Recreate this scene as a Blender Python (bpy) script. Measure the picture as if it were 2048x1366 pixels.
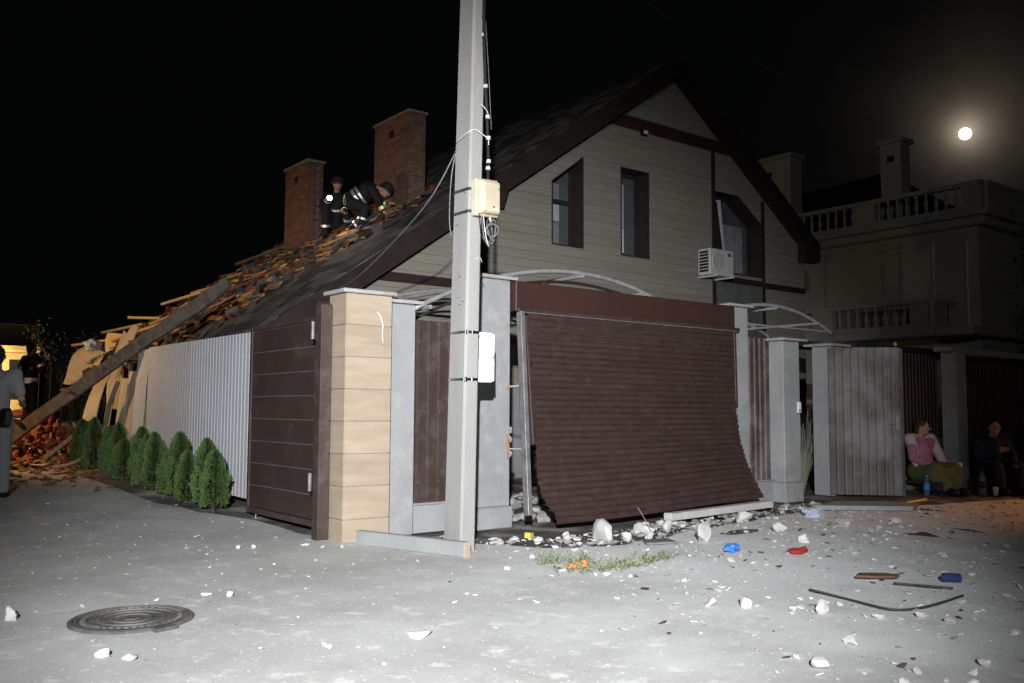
import bpy, bmesh, math, random
from mathutils import Vector, Matrix, Euler, noise
random.seed(7)
PI = math.pi
V_UP = Vector((0, 0, 1))
for o in list(bpy.data.objects): bpy.data.objects.remove(o)
S = bpy.context.scene
COL = S.collection

# ------------------------------------------------------------------ camera
AZ, PIT, ROLL, EYE = math.radians(52.0), math.atan(137/1815.0), 0.0048, 1.15
F0 = Vector((math.cos(AZ), math.sin(AZ), 0)); R0 = Vector((math.sin(AZ), -math.cos(AZ), 0)); U0 = Vector((0, 0, 1))
FW = F0*math.cos(PIT) + U0*math.sin(PIT); UP = U0*math.cos(PIT) - F0*math.sin(PIT)
RT = R0*math.cos(ROLL) + UP*math.sin(ROLL); UC = UP*math.cos(ROLL) - R0*math.sin(ROLL)
cam = bpy.data.cameras.new('camera'); camo = bpy.data.objects.new('camera', cam); COL.objects.link(camo)
camo.matrix_world = Matrix(((RT.x, UC.x, -FW.x, 0), (RT.y, UC.y, -FW.y, 0), (RT.z, UC.z, -FW.z, EYE), (0, 0, 0, 1)))
cam.sensor_width = 36; cam.sensor_fit = 'HORIZONTAL'; cam.lens = 1815/2048*36
cam.clip_start = 0.05; cam.clip_end = 4000
S.camera = camo
CAM = Vector((0, 0, EYE))

# ------------------------------------------------------------------ night sky with the moon behind thin cloud
MOON = Vector((99.56, 46.53, 30.73)).normalized()
w = bpy.data.worlds.new('World'); S.world = w; w.use_nodes = True
nt = w.node_tree; nt.nodes.clear()
def wn(t, **k):
    n = nt.nodes.new(t)
    for a, v in k.items(): setattr(n, a, v)
    return n
tc = wn('ShaderNodeTexCoord')
no = wn('ShaderNodeTexNoise'); no.inputs['Scale'].default_value = 7; no.inputs['Detail'].default_value = 4
nt.links.new(tc.outputs['Generated'], no.inputs['Vector'])
dt = wn('ShaderNodeVectorMath', operation='DOT_PRODUCT'); dt.inputs[1].default_value = MOON
nt.links.new(tc.outputs['Generated'], dt.inputs[0])
ac = wn('ShaderNodeMath', operation='ARCCOSINE'); nt.links.new(dt.outputs['Value'], ac.inputs[0])
def expo(sig, amp):
    a = wn('ShaderNodeMath', operation='MULTIPLY'); a.inputs[1].default_value = -1/sig; nt.links.new(ac.outputs[0], a.inputs[0])
    b = wn('ShaderNodeMath', operation='EXPONENT'); nt.links.new(a.outputs[0], b.inputs[0])
    c = wn('ShaderNodeMath', operation='MULTIPLY'); c.inputs[1].default_value = amp; nt.links.new(b.outputs[0], c.inputs[0])
    return c
e1, e2 = expo(0.0095, 0.75), expo(0.036, 0.075)
ad = wn('ShaderNodeMath', operation='ADD'); nt.links.new(e1.outputs[0], ad.inputs[0]); nt.links.new(e2.outputs[0], ad.inputs[1])
cl = wn('ShaderNodeMapRange'); cl.inputs['From Min'].default_value = .3; cl.inputs['From Max'].default_value = .7
cl.inputs['To Min'].default_value = .45; cl.inputs['To Max'].default_value = 1.35; nt.links.new(no.outputs['Fac'], cl.inputs['Value'])
ml = wn('ShaderNodeMath', operation='MULTIPLY'); nt.links.new(ad.outputs[0], ml.inputs[0]); nt.links.new(cl.outputs[0], ml.inputs[1])
b1 = wn('ShaderNodeBackground'); b1.inputs['Color'].default_value = (1.0, .82, .6, 1); nt.links.new(ml.outputs[0], b1.inputs['Strength'])
b2 = wn('ShaderNodeBackground'); b2.inputs['Color'].default_value = (.75, .85, 1.0, 1); b2.inputs['Strength'].default_value = .0016
sh = wn('ShaderNodeAddShader'); nt.links.new(b1.outputs[0], sh.inputs[0]); nt.links.new(b2.outputs[0], sh.inputs[1])
ow = wn('ShaderNodeOutputWorld'); nt.links.new(sh.outputs[0], ow.inputs['Surface'])

def light(name, kind, loc, energy, color, target=None, **k):
    l = bpy.data.lights.new(name, kind); l.energy = energy; l.color = color
    for a, v in k.items(): setattr(l, a, v)
    o = bpy.data.objects.new(name, l); COL.objects.link(o); o.location = loc
    if target is not None: o.rotation_euler = (Vector(target) - Vector(loc)).to_track_quat('-Z', 'Y').to_euler()
    return o
# moonlight
light('moonlight', 'SUN', (30, 14, 20), 0.012, (.8, .88, 1), target=Vector((30, 14, 20)) - MOON, angle=math.radians(.6))
# the crew's searchlight beside the photographer, the light that the whole yard wall is lit with
light('searchlight', 'SPOT', (-1.68, -1.98, 2.7), 11200, (.97, .985, 1), target=(4.85, 6.75, .85), spot_size=math.radians(51.5), spot_blend=1.0, shadow_soft_size=.06)
# added fill spot, unseen behind the camera, to brighten the houses
light('house_fill_spot', 'SPOT', (-5.0, -6.1, 6.0), 950, (1, .985, .95), target=(16, 12.8, 6.4), spot_size=math.radians(50), spot_blend=1.0, shadow_soft_size=.15)
S.view_settings.view_transform = 'Standard'; S.view_settings.look = 'None'
S.view_settings.exposure = 0; S.view_settings.gamma = 1; S.view_settings.use_curve_mapping = False
S.render.engine = 'CYCLES'; S.render.resolution_x = 1024; S.render.resolution_y = 683

# ------------------------------------------------------------------ helpers
WL = {}          # world position of each object's origin
def sm(a, b, x):
    t = max(0, min(1, (x-a)/(b-a))); return t*t*(3-2*t)
def gz(x, y):    # height of the ground: the lane climbs a little past the gate
    z = .028*max(0, y-8.6)
    return min(z, .30)
class MB:
    def __init__(s): s.v = []; s.f = []; s.m = []; s.k = 0
    def add(s, vs, fs):
        n = len(s.v); s.v += [Vector(p) for p in vs]; s.f += [tuple(i+n for i in f) for f in fs]; s.m += [s.k]*len(fs); return s
    def box(s, x0, x1, y0, y1, z0, z1, M=None):
        p = [Vector((x, y, z)) for z in (z0, z1) for y in (y0, y1) for x in (x0, x1)]
        if M is not None: p = [M @ q for q in p]
        return s.add(p, [(0, 2, 3, 1), (4, 5, 7, 6), (0, 1, 5, 4), (1, 3, 7, 5), (3, 2, 6, 7), (2, 0, 4, 6)])
    def prism(s, poly, a, b, axis='Y'):
        n = len(poly)
        def P(u, v, t): return {'Y': (u, t, v), 'Z': (u, v, t), 'X': (t, u, v)}[axis]
        vs = [P(u, v, a) for u, v in poly] + [P(u, v, b) for u, v in poly]
        fs = [tuple(range(n)), tuple(range(2*n-1, n-1, -1))] + [(i, i+n, (i+1) % n+n, (i+1) % n) for i in range(n)]
        return s.add(vs, fs)
    def bar(s, a, b, wd, hg, up=(0, 0, 1)):
        a, b = Vector(a), Vector(b); d = (b-a).normalized(); u = Vector(up); r = d.cross(u)
        if r.length < 1e-4: r = d.cross(Vector((1, 0, 0)))
        r.normalize(); u = r.cross(d).normalized(); r *= wd/2; u *= hg/2
        vs = [p+i*r+j*u for p in (a, b) for i, j in ((-1, -1), (1, -1), (1, 1), (-1, 1))]
        return s.add(vs, [(0, 1, 2, 3), (7, 6, 5, 4), (0, 4, 5, 1), (1, 5, 6, 2), (2, 6, 7, 3), (3, 7, 4, 0)])
    def tube(s, pts, r, n=8):
        pts = [Vector(p) for p in pts]; m = len(pts); rr = r if isinstance(r, (list, tuple)) else [r]*m
        vs = []; fs = []; ref = None
        for i, p in enumerate(pts):
            d = (pts[min(i+1, m-1)]-pts[max(i-1, 0)]).normalized()
            if ref is None: ref = d.orthogonal().normalized()
            ref = (ref - d*ref.dot(d))
            ref = ref.normalized() if ref.length > 1e-5 else d.orthogonal().normalized()
            q = d.cross(ref)
            for k in range(n):
                a = 2*PI*k/n; vs.append(p+(ref*math.cos(a)+q*math.sin(a))*rr[i])
        for i in range(m-1):
            for k in range(n):
                k2 = (k+1) % n; fs.append((i*n+k, i*n+k2, (i+1)*n+k2, (i+1)*n+k))
        fs.append(tuple(range(n-1, -1, -1))); fs.append(tuple(range((m-1)*n, m*n)))
        return s.add(vs, fs)
    def lathe(s, prof, n=12, c=(0, 0, 0), axis=None):
        vs = []; fs = []; c = Vector(c); m = len(prof); Q = Matrix.Identity(3) if axis is None else Vector(axis).to_track_quat('Z', 'Y').to_matrix()
        for r, z in prof:
            for k in range(n): a = 2*PI*k/n; vs.append(c + Q @ Vector((r*math.cos(a), r*math.sin(a), z)))
        for i in range(m-1):
            for k in range(n): k2 = (k+1) % n; fs.append((i*n+k, i*n+k2, (i+1)*n+k2, (i+1)*n+k))
        fs.append(tuple(range(n-1, -1, -1))); fs.append(tuple(range((m-1)*n, m*n)))
        return s.add(vs, fs)
    def ell(s, c, r, n=10, M=None, jit=0, seed=0):
        c = Vector(c); vs = []; fs = []; rings = n//2+1
        for i in range(rings+1):
            t = PI*i/rings
            for k in range(n):
                a = 2*PI*k/n; d = Vector((math.sin(t)*math.cos(a), math.sin(t)*math.sin(a), math.cos(t)))
                g = 1+jit*noise.noise(d*1.7+Vector((seed, seed*.37, -seed)))
                p = Vector((d.x*r[0], d.y*r[1], d.z*r[2]))*g
                vs.append(c+(M @ p if M is not None else p))
        for i in range(rings):
            for k in range(n): k2 = (k+1) % n; fs.append((i*n+k, (i+1)*n+k, (i+1)*n+k2, i*n+k2))
        return s.add(vs, fs)
    def sheet(s, fn, nu, nv, thick=None):
        """fn(u, v) -> point; thick = offset vector gives a closed sheet"""
        vs = [Vector(fn(i/nu, j/nv)) for j in range(nv+1) for i in range(nu+1)]; fs = []
        for j in range(nv):
            for i in range(nu): a = j*(nu+1)+i; fs.append((a, a+1, a+nu+2, a+nu+1))
        if thick is not None:
            n = len(vs); vs = vs+[p+Vector(thick) for p in vs]; fs = fs+[tuple(q+n for q in reversed(f)) for f in fs]
            edge = [i for i in range(nu+1)]+[(nu+1)*(j+1)-1 for j in range(1, nv+1)]+[nv*(nu+1)+i for i in range(nu-1, -1, -1)]+[j*(nu+1) for j in range(nv-1, 0, -1)]
            for a, b in zip(edge, edge[1:]+edge[:1]): fs.append((a, a+n, b+n, b))
        return s.add(vs, fs)
    def mesh(s, name, mat, bevel=0, smooth=False, center=True, fix=True):
        c = Vector((0, 0, 0))
        if center and s.v:
            lo = Vector((min(p.x for p in s.v), min(p.y for p in s.v), min(p.z for p in s.v))); hi = Vector((max(p.x for p in s.v), max(p.y for p in s.v), max(p.z for p in s.v)))
            c = (lo+hi)/2
        me = bpy.data.meshes.new(name); me.from_pydata([p-c for p in s.v], [], s.f)
        for m in (mat if isinstance(mat, (list, tuple)) else [mat]): me.materials.append(m)
        if any(s.m): me.polygons.foreach_set('material_index', s.m)
        if fix or bevel:
            bm = bmesh.new(); bm.from_mesh(me)
            if fix: bmesh.ops.recalc_face_normals(bm, faces=bm.faces)
            if bevel: bmesh.ops.bevel(bm, geom=bm.edges[:], offset=bevel, segments=1, affect='EDGES', clamp_overlap=True)
            bm.to_mesh(me); bm.free()
        if smooth: me.polygons.foreach_set('use_smooth', [True]*len(me.polygons))
        me.update(); return me, c
    def build(s, name, mat, parent=None, **k):
        me, c = s.mesh(name, mat, **k); return place(name, me, c, parent)
def place(name, me, wpos, parent=None, rot=None):
    o = bpy.data.objects.new(name, me); COL.objects.link(o)
    wpos = Vector(wpos); WL[o.name] = wpos
    if parent is not None: o.parent = parent; o.location = wpos - WL[parent.name]
    else: o.location = wpos
    if rot is not None: o.rotation_mode = 'QUATERNION'; o.rotation_quaternion = rot
    return o
def tag(o, label, cat, group=None, kind=None):
    o['label'] = label; o['category'] = cat
    if group: o['group'] = group
    if kind: o['kind'] = kind
    return o
def thing(name, label, cat, loc, group=None):
    o = bpy.data.objects.new(name, None); COL.objects.link(o); o.location = loc; o.empty_display_size = .1; WL[o.name] = Vector(loc)
    return tag(o, label, cat, group)
def struct(o): o['kind'] = 'structure'; return o
def pieces(name, parent, lst, limit=300, keep=None):
    """lst of (mesh, Matrix world): nearest `limit` become objects that share mesh data, the rest one joined part"""
    lst = sorted(lst, key=lambda t: (t[1].translation-CAM).length)
    for me, M in lst[:limit]:
        place(name, me, M.translation, parent, M.to_quaternion())
    rest = lst[limit:]
    if rest:
        mb = {}
        for me, M in rest:
            b = mb.setdefault(me.materials[0].name, (MB(), me.materials[0]))[0]
            b.add([M @ v.co for v in me.vertices], [tuple(p.vertices) for p in me.polygons])
        for b, mt in mb.values():
            o = b.build(name, mt, parent, fix=False); o['kind'] = 'stuff'
def TRS(loc, rot=(0, 0, 0)): return Matrix.Translation(Vector(loc)) @ Euler(rot).to_matrix().to_4x4()

# ------------------------------------------------------------------ materials
MATS = {}
def mat(name, col, rough=.8, col2=None, scale=5., amt=1., bump=.15, bscale=60., metal=0., spec=.3, dust=None, dscale=3., dlo=.5, dhi=.75, rand=.0, stretch=None, emit=None, trans=0., lo=.35, hi=.65, grime=None):
    if name in MATS: return MATS[name]
    m = bpy.data.materials.new(name); MATS[name] = m; m.use_nodes = True; t = m.node_tree; N = t.nodes; L = t.links
    b = N['Principled BSDF']; b.inputs['Roughness'].default_value = rough; b.inputs['Metallic'].default_value = metal; b.inputs['Specular IOR Level'].default_value = spec
    g = N.new('ShaderNodeNewGeometry'); vec = g.outputs['Position']
    if stretch:
        mp = N.new('ShaderNodeMapping'); mp.inputs['Scale'].default_value = stretch; L.new(vec, mp.inputs['Vector']); svec = mp.outputs[0]
    else: svec = vec
    def noisy(sc, det=5, v=svec):
        n = N.new('ShaderNodeTexNoise'); n.inputs['Scale'].default_value = sc; n.inputs['Detail'].default_value = det; n.inputs['Roughness'].default_value = .62; L.new(v, n.inputs['Vector']); return n.outputs['Fac']
    def ramp(f, a, z):
        r = N.new('ShaderNodeMapRange'); r.inputs['From Min'].default_value = a; r.inputs['From Max'].default_value = z; L.new(f, r.inputs['Value']); return r.outputs[0]
    def mix(f, a, c):
        x = N.new('ShaderNodeMix'); x.data_type = 'RGBA'
        if isinstance(f, float): x.inputs[0].default_value = f
        else: L.new(f, x.inputs[0])
        for s, q in ((6, a), (7, c)):
            if isinstance(q, tuple): x.inputs[s].default_value = q+(1,)
            else: L.new(q, x.inputs[s])
        return x.outputs[2]
    col2 = col2 or tuple(c*.72 for c in col)
    c = mix(ramp(noisy(scale), lo, hi), col, col2)
    if grime: c = mix(ramp(noisy(grime[1], 6), grime[2], grime[3]), c, grime[0])
    if dust: c = mix(ramp(noisy(dscale, 7, vec), dlo, dhi), c, dust)
    if rand:
        oi = N.new('ShaderNodeObjectInfo'); r = N.new('ShaderNodeMapRange'); r.inputs['To Min'].default_value = 1-rand; r.inputs['To Max'].default_value = 1+rand; L.new(oi.outputs['Random'], r.inputs['Value'])
        h = N.new('ShaderNodeHueSaturation'); L.new(r.outputs[0], h.inputs['Value']); L.new(c, h.inputs['Color']); c = h.outputs[0]
    L.new(c, b.inputs['Base Color'])
    if bump:
        bp = N.new('ShaderNodeBump'); bp.inputs['Strength'].default_value = bump; bp.inputs['Distance'].default_value = .01; L.new(noisy(bscale, 4, vec), bp.inputs['Height']); L.new(bp.outputs[0], b.inputs['Normal'])
    if emit: b.inputs['Emission Color'].default_value = emit[0]+(1,); b.inputs['Emission Strength'].default_value = emit[1]
    if trans: b.inputs['Transmission Weight'].default_value = trans
    return m
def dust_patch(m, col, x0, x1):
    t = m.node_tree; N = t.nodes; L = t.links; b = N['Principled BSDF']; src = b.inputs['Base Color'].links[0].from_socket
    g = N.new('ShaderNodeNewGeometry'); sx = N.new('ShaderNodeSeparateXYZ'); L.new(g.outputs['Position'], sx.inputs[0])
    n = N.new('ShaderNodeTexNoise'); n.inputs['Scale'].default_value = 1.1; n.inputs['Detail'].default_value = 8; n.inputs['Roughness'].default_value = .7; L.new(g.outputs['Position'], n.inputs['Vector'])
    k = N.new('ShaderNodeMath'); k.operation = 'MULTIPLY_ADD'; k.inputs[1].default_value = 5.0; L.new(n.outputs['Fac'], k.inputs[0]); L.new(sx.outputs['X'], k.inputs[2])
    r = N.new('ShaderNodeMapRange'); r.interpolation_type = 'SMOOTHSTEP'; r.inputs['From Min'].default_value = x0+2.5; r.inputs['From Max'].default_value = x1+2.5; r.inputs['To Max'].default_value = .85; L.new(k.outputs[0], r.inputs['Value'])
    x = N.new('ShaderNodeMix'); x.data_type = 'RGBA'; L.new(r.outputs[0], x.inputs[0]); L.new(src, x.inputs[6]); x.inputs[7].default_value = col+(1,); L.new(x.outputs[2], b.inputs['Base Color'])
def speckle(m, col, sc, a, z):
    t = m.node_tree; N = t.nodes; L = t.links; b = N['Principled BSDF']; src = b.inputs['Base Color'].links[0].from_socket
    g = N.new('ShaderNodeNewGeometry'); n = N.new('ShaderNodeTexNoise'); n.inputs['Scale'].default_value = sc; n.inputs['Detail'].default_value = 3; n.inputs['Roughness'].default_value = .6; L.new(g.outputs['Position'], n.inputs['Vector'])
    r = N.new('ShaderNodeMapRange'); r.inputs['From Min'].default_value = a; r.inputs['From Max'].default_value = z; r.inputs['To Max'].default_value = .8; L.new(n.outputs['Fac'], r.inputs['Value'])
    x = N.new('ShaderNodeMix'); x.data_type = 'RGBA'; L.new(r.outputs[0], x.inputs[0]); L.new(src, x.inputs[6]); x.inputs[7].default_value = col+(1,); L.new(x.outputs[2], b.inputs['Base Color'])
W = (.62, .60, .57)
soil = mat('soil', (.06, .05, .042), .95, (.12, .11, .10), 2.5, bump=.8, bscale=30, dust=(.42, .41, .39), dscale=1.6, dlo=.5, dhi=.68)
roadm = mat('road_concrete', (.50, .495, .49), .9, (.38, .375, .37), 1.3, bump=.35, bscale=90, dust=(.70, .69, .67), dscale=5.5, dlo=.56, dhi=.74, grime=((.33, .32, .30), 2.2, .58, .8))
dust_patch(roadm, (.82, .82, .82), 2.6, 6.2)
speckle(roadm, (.80, .80, .80), 34, .63, .70); speckle(roadm, (.20, .19, .18), 21, .68, .76)
plaster = mat('grey_plaster', (.30, .305, .31), .9, (.24, .245, .25), 1.6, bump=.35, bscale=45, dust=(.345, .345, .34), dscale=7, dlo=.5, dhi=.8, grime=((.21, .205, .20), 1.3, .58, .85))
capm = mat('cast_cap', (.38, .36, .36), .9, (.28, .27, .27), 8, bump=.4, bscale=50)
concrete = mat('pole_concrete', (.31, .308, .30), .9, (.25, .247, .24), 3, bump=.5, bscale=70, stretch=(1, 1, .18), grime=((.40, .34, .29), 2.0, .58, .78))
tilem = mat('beige_tile', (.38, .31, .235), .45, (.31, .25, .185), 2.2, bump=.06, stretch=(1, 1, 6), rand=.05, grime=((.33, .25, .18), 3.4, .60, .85))
grout = mat('grout', (.36, .31, .25), .9, bump=.2)
brown = mat('brown_steel', (.042, .027, .023), .42, (.055, .037, .032), 4, bump=.08, spec=.5, dust=(.14, .12, .115), dscale=7, dlo=.5, dhi=1.05)
gatem = mat('gate_brown', (.036, .023, .020), .45, (.046, .030, .026), 3, bump=.06, spec=.45, dust=(.10, .09, .085), dscale=2.2, dlo=.55, dhi=.95)
brownd = mat('dusty_brown_sheet', (.045, .03, .026), .55, (.06, .043, .038), 3, bump=.08, spec=.4, dust=(.22, .20, .20), dscale=1.5, dlo=.46, dhi=.8)
slatm = mat('shutter_brown', (.040, .022, .019), .5, (.048, .029, .025), 2, bump=.05, spec=.4, dust=(.085, .065, .06), dscale=9, dlo=.50, dhi=1.1, stretch=(1, 1, 5))
leafm = mat('dusty_leaf_panel', (.09, .075, .07), .75, (.13, .115, .112), 2.2, bump=.1, dust=(.30, .29, .30), dscale=1.2, dlo=.42, dhi=.72)
edge = mat('steel_edge', (.24, .23, .235), .5, (.15, .14, .14), 12, metal=.4, bump=.1)
chrome = mat('strap_steel', (.75, .75, .76), .25, metal=1, bump=.02)
black = mat('black_rubber', (.012, .012, .013), .6, bump=.05)
whitebox = mat('white_enamel', (.78, .79, .80), .4, (.70, .71, .72), 3, bump=.02, spec=.5)
beigebox = mat('old_beige_plastic', (.55, .48, .36), .6, (.47, .40, .29), 9, bump=.05, grime=((.26, .24, .19), 14, .60, .66))
wirew = mat('white_wire', (.65, .65, .63), .6, bump=0); wireg = mat('grey_wire', (.22, .22, .23), .6, bump=0)
fencew = mat('pale_fence_sheet', (.46, .47, .50), .45, (.42, .43, .46), 1.6, bump=.03, spec=.4)
fencet = mat('tan_fence_sheet', (.42, .35, .27), .6, (.36, .30, .23), 1.4, bump=.05, grime=((.28, .22, .16), 1.1, .6, .8))
siding = mat('beige_siding', (.275, .255, .215), .7, (.235, .22, .185), 4, bump=.12, stretch=(.5, 1, 7), rand=.05, grime=((.21, .185, .145), 1.1, .55, .8))
trim = mat('dark_brown_trim', (.024, .018, .017), .55, (.036, .026, .024), 5, bump=.08)
trimr = mat('red_brown_beam', (.045, .022, .017), .6, (.032, .017, .014), 3, bump=.1)
rooft = mat('charcoal_roof_tile', (.055, .056, .058), .85, (.10, .10, .10), 3.5, bump=.4, bscale=40, rand=.35, stretch=(1, .35, 1))
terr = mat('terracotta_shard', (.24, .075, .034), .85, (.14, .045, .024), 6, bump=.3, rand=.3)
wood = mat('splintered_wood', (.46, .27, .12), .8, (.33, .18, .075), 5, bump=.2, rand=.25, stretch=(1, 1, 1))
woodp = mat('pale_wood', (.58, .44, .24), .75, (.48, .34, .17), 6, bump=.15, rand=.1)
deckm = mat('roof_deck', (.045, .032, .026), .9, (.075, .045, .032), 3, bump=.3)
beamm = mat('weathered_beam', (.15, .125, .105), .85, (.075, .062, .055), 9, bump=.4, stretch=(1, 1, 1))
brickm = mat('chimney_brick', (.17, .085, .06), .85, (.12, .06, .045), 9, bump=.35, rand=.22)
mortar = mat('mortar', (.24, .22, .20), .95, bump=.4)
nbw = mat('neighbour_render', (.58, .56, .52), .9, (.50, .48, .44), 1, bump=.15)
nbroof = mat('neighbour_roof', (.03, .03, .032), .8, bump=.2)
dgate = mat('dark_gate_sheet', (.030, .017, .016), .6, (.04, .024, .022), 2, bump=.05)
glass = mat('window_glass', (.10, .11, .12), .06, bump=0, spec=.8)
blind = mat('roller_blind', (.42, .44, .46), .8, (.37, .39, .41), 2, bump=.03)
curt = mat('white_curtain', (.66, .68, .72), .8, bump=.05)
acw = mat('ac_white', (.62, .62, .60), .5, (.53, .53, .51), 3, bump=.03)
pipe = mat('pale_pipe', (.42, .42, .42), .5, (.30, .30, .30), 9, metal=.3, bump=.1)
plast = mat('plaster_chunk', (.54, .535, .525), .95, (.42, .415, .405), 6, bump=.5, bscale=50, rand=.06)
plastg = mat('grey_rubble', (.36, .35, .34), .95, (.26, .25, .24), 6, bump=.5, rand=.2)
iron = mat('cast_iron', (.075, .073, .072), .75, (.13, .125, .12), 8, bump=.4, metal=.2, grime=((.17, .15, .13), 5, .55, .7))
thuja = mat('thuja_green', (.034, .068, .018), .7, (.07, .115, .03), 9, bump=0, rand=.15)
bark = mat('bark', (.08, .06, .045), .9, bump=.5)
grass_m = mat('weed_green', (.12, .165, .085), .75, (.19, .21, .13), 12, bump=0)
drym = mat('dry_leaf', (.20, .19, .15), .8, (.14, .16, .11), 9, bump=0)
twig = mat('twig', (.17, .15, .10), .8, (.10, .10, .06), 9, bump=0)
dkleaf = mat('dark_leaf', (.03, .05, .025), .8, (.045, .06, .03), 6, bump=0)
skin = mat('skin', (.45, .26, .19), .6, (.40, .22, .16), 8, bump=.03)
hairm = mat('dark_hair', (.02, .016, .013), .7, bump=.3, bscale=120)
firej = mat('fire_jacket', (.012, .013, .017), .8, (.018, .02, .024), 6, bump=.2)
reflect = mat('reflective_band', (.95, .97, .95), .28, (.9, .93, .9), 20, metal=.7, bump=.4, bscale=200)
refly = mat('yellow_reflective_band', (.9, .9, .35), .45, (.8, .8, .3), 20, metal=.8, bump=.25, bscale=200)
helm = mat('helmet_dark', (.03, .03, .032), .4, spec=.5, bump=.02)
teeg = mat('grey_tee', (.30, .30, .31), .85, (.25, .25, .26), 5, bump=.1)
trou = mat('grey_trousers', (.20, .205, .21), .85, (.16, .165, .17), 5, bump=.1)
pinkm = mat('pink_top', (.42, .16, .24), .85, (.34, .12, .19), 5, bump=.1)
shawl = mat('white_shawl', (.52, .47, .49), .85, (.45, .38, .41), 5, bump=.15)
olive = mat('olive_skirt', (.12, .14, .06), .9, (.09, .105, .045), 5, bump=.15)
navy = mat('navy_cloth', (.02, .022, .04), .85, (.03, .03, .055), 5, bump=.15)
orange = mat('orange_plastic', (.75, .22, .06), .5, (.6, .16, .05), 12, bump=.1)
bluep = mat('blue_plastic', (.05, .20, .55), .4, (.04, .13, .40), 12, bump=.1)
redp = mat('red_plastic', (.5, .05, .04), .5, (.36, .04, .03), 12, bump=.1)
yellowp = mat('yellow_plastic', (.65, .55, .08), .5, bump=.05)
brownp = mat('brown_board', (.16, .09, .055), .7, (.10, .055, .035), 5, bump=.1)
dkstrip = mat('dark_strip', (.03, .03, .03), .6, (.05, .05, .05), 6, bump=.1)
litwall = mat('yellow_render', (.55, .44, .24), .9, (.45, .35, .18), 1.5, bump=.2, grime=((.25, .18, .10), 1.8, .55, .75))
bagp = mat('clear_bag', (.45, .5, .6), .3, (.35, .4, .5), 12, bump=.3)
moonm = mat('moon_surface', (1, .95, .85), .9, bump=0, emit=((1, .95, .84), 3.2))
lampm = mat('lamp_lens', (1, .9, .7), .3, bump=0, emit=((1, .80, .42), 30))
torchm = mat('torch_lens', (1, 1, .95), .3, bump=0, emit=((1, .93, .78), 22))

# ================================================================== ground
def ngz(x, y, a=.02, s=.9): return a*noise.noise(Vector((x*s, y*s, 3.1)))
gb = MB()
xs = [-260, -120, -60, -30, -15, -8]+[-4+i*.5 for i in range(60)]+[30, 36, 45, 70, 140, 300]
ys = [-200, -80, -40, -20, -10]+[-6+i*.5 for i in range(80)]+[36, 42, 60, 100, 200, 400]
def gh(x, y):
    b = .06*sm(3.2, 3.75, x)*sm(9.2, 11, y)*(1-sm(4.2, 5.2, x))
    r = .05*noise.noise(Vector((x*.8, y*.8, 0)))*sm(5, 8, x) if y < 6.6 else 0
    return gz(x, y)-.012+b+max(r, -.02)
nx = len(xs)
gb.add([(x, y, gh(x, y)) for y in ys for x in xs], [(j*nx+i, j*nx+i+1, (j+1)*nx+i+1, (j+1)*nx+i) for j in range(len(ys)-1) for i in range(nx-1)])
struct(gb.build('ground', soil, None, smooth=True, center=False, fix=False))
# concrete lane: left of the gates it runs off up the slope, to the right it ends in front of the wall in an uneven edge
def edge_y(x):
    pts = [(3.72, 7.6), (3.95, 7.05), (4.3, 6.75), (4.65, 6.45), (4.95, 5.85), (5.4, 5.62), (6.2, 5.75), (7.2, 5.95), (8.4, 6.15), (9.6, 6.2), (11, 5.75), (13, 5.4), (16, 5.3), (60, 5)]
    for (a, b), (c, d) in zip(pts, pts[1:]):
        if a <= x <= c: v = b+(d-b)*(x-a)/(c-a); break
    else: v = pts[0][1]
    return v+.10*noise.noise(Vector((x*3.1, 1, 0)))+.05*noise.noise(Vector((x*9, 5, 0)))
rb = MB()
colx = [3.72+i*.11 for i in range(90)]+[14, 16, 20, 30, 60]; rows = 46
def rz(x, y): return gz(x, y)+.006+.012*noise.noise(Vector((x*.7, y*.7, 9)))*sm(2, 6, x)+.016*noise.noise(Vector((x*2.6, y*2.6, 3)))*sm(4.6, 6.5, x)*(x < 15)
vs = []
for x in colx:
    e = edge_y(x)
    for j in range(rows+1):
        y = -30+(e+30)*(1-(1-j/rows)**2.2); vs.append((x, y, rz(x, y)-(.012 if j == rows else 0)))
rb.add(vs, [(i*(rows+1)+j, (i+1)*(rows+1)+j, (i+1)*(rows+1)+j+1, i*(rows+1)+j+1) for i in range(len(colx)-1) for j in range(rows)])
lx = [-60, -30, -15, -8]+[-5+i*.5 for i in range(17)]+[3.4]; ly = [-30, -15, -8]+[-5+i*.5 for i in range(60)]+[30, 40, 60]
vs = []
for y in ly:
    for x in lx: vs.append((x, y, rz(x, y)))
    xe = 3.72+(.06*noise.noise(Vector((0, y*2.3, 4)))-.28*sm(9.3, 9.8, y) if y > 7.6 else 0)
    vs.append((xe, y, rz(xe, y)-(.01 if y > 7.6 else 0)))
n = len(lx)+1
rb.add(vs, [(j*n+i, j*n+i+1, (j+1)*n+i+1, (j+1)*n+i) for j in range(len(ly)-1) for i in range(n-1)])
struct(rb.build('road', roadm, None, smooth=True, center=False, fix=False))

# ================================================================== yard wall along the street
def cap(parent, x0, x1, y0, y1, z, h=.05, peak=.05, o=.045, m=None):
    b = MB(); b.box(x0-o, x1+o, y0-o, y1+o, z, z+h*.6)
    cx_, cy_ = (x0+x1)/2, (y0+y1)/2; a = .9
    q = [(x0-o+.02, y0-o+.02), (x1+o-.02, y0-o+.02), (x1+o-.02, y1+o-.02), (x0-o+.02, y1+o-.02)]
    b.add([(x, y, z+h*.6+.001) for x, y in q]+[(cx_, cy_, z+h*.6+peak)], [(0, 1, 2, 3), (0, 1, 4), (1, 2, 4), (2, 3, 4), (3, 0, 4)])
    return b.build('cap', m or capm, parent)
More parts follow.
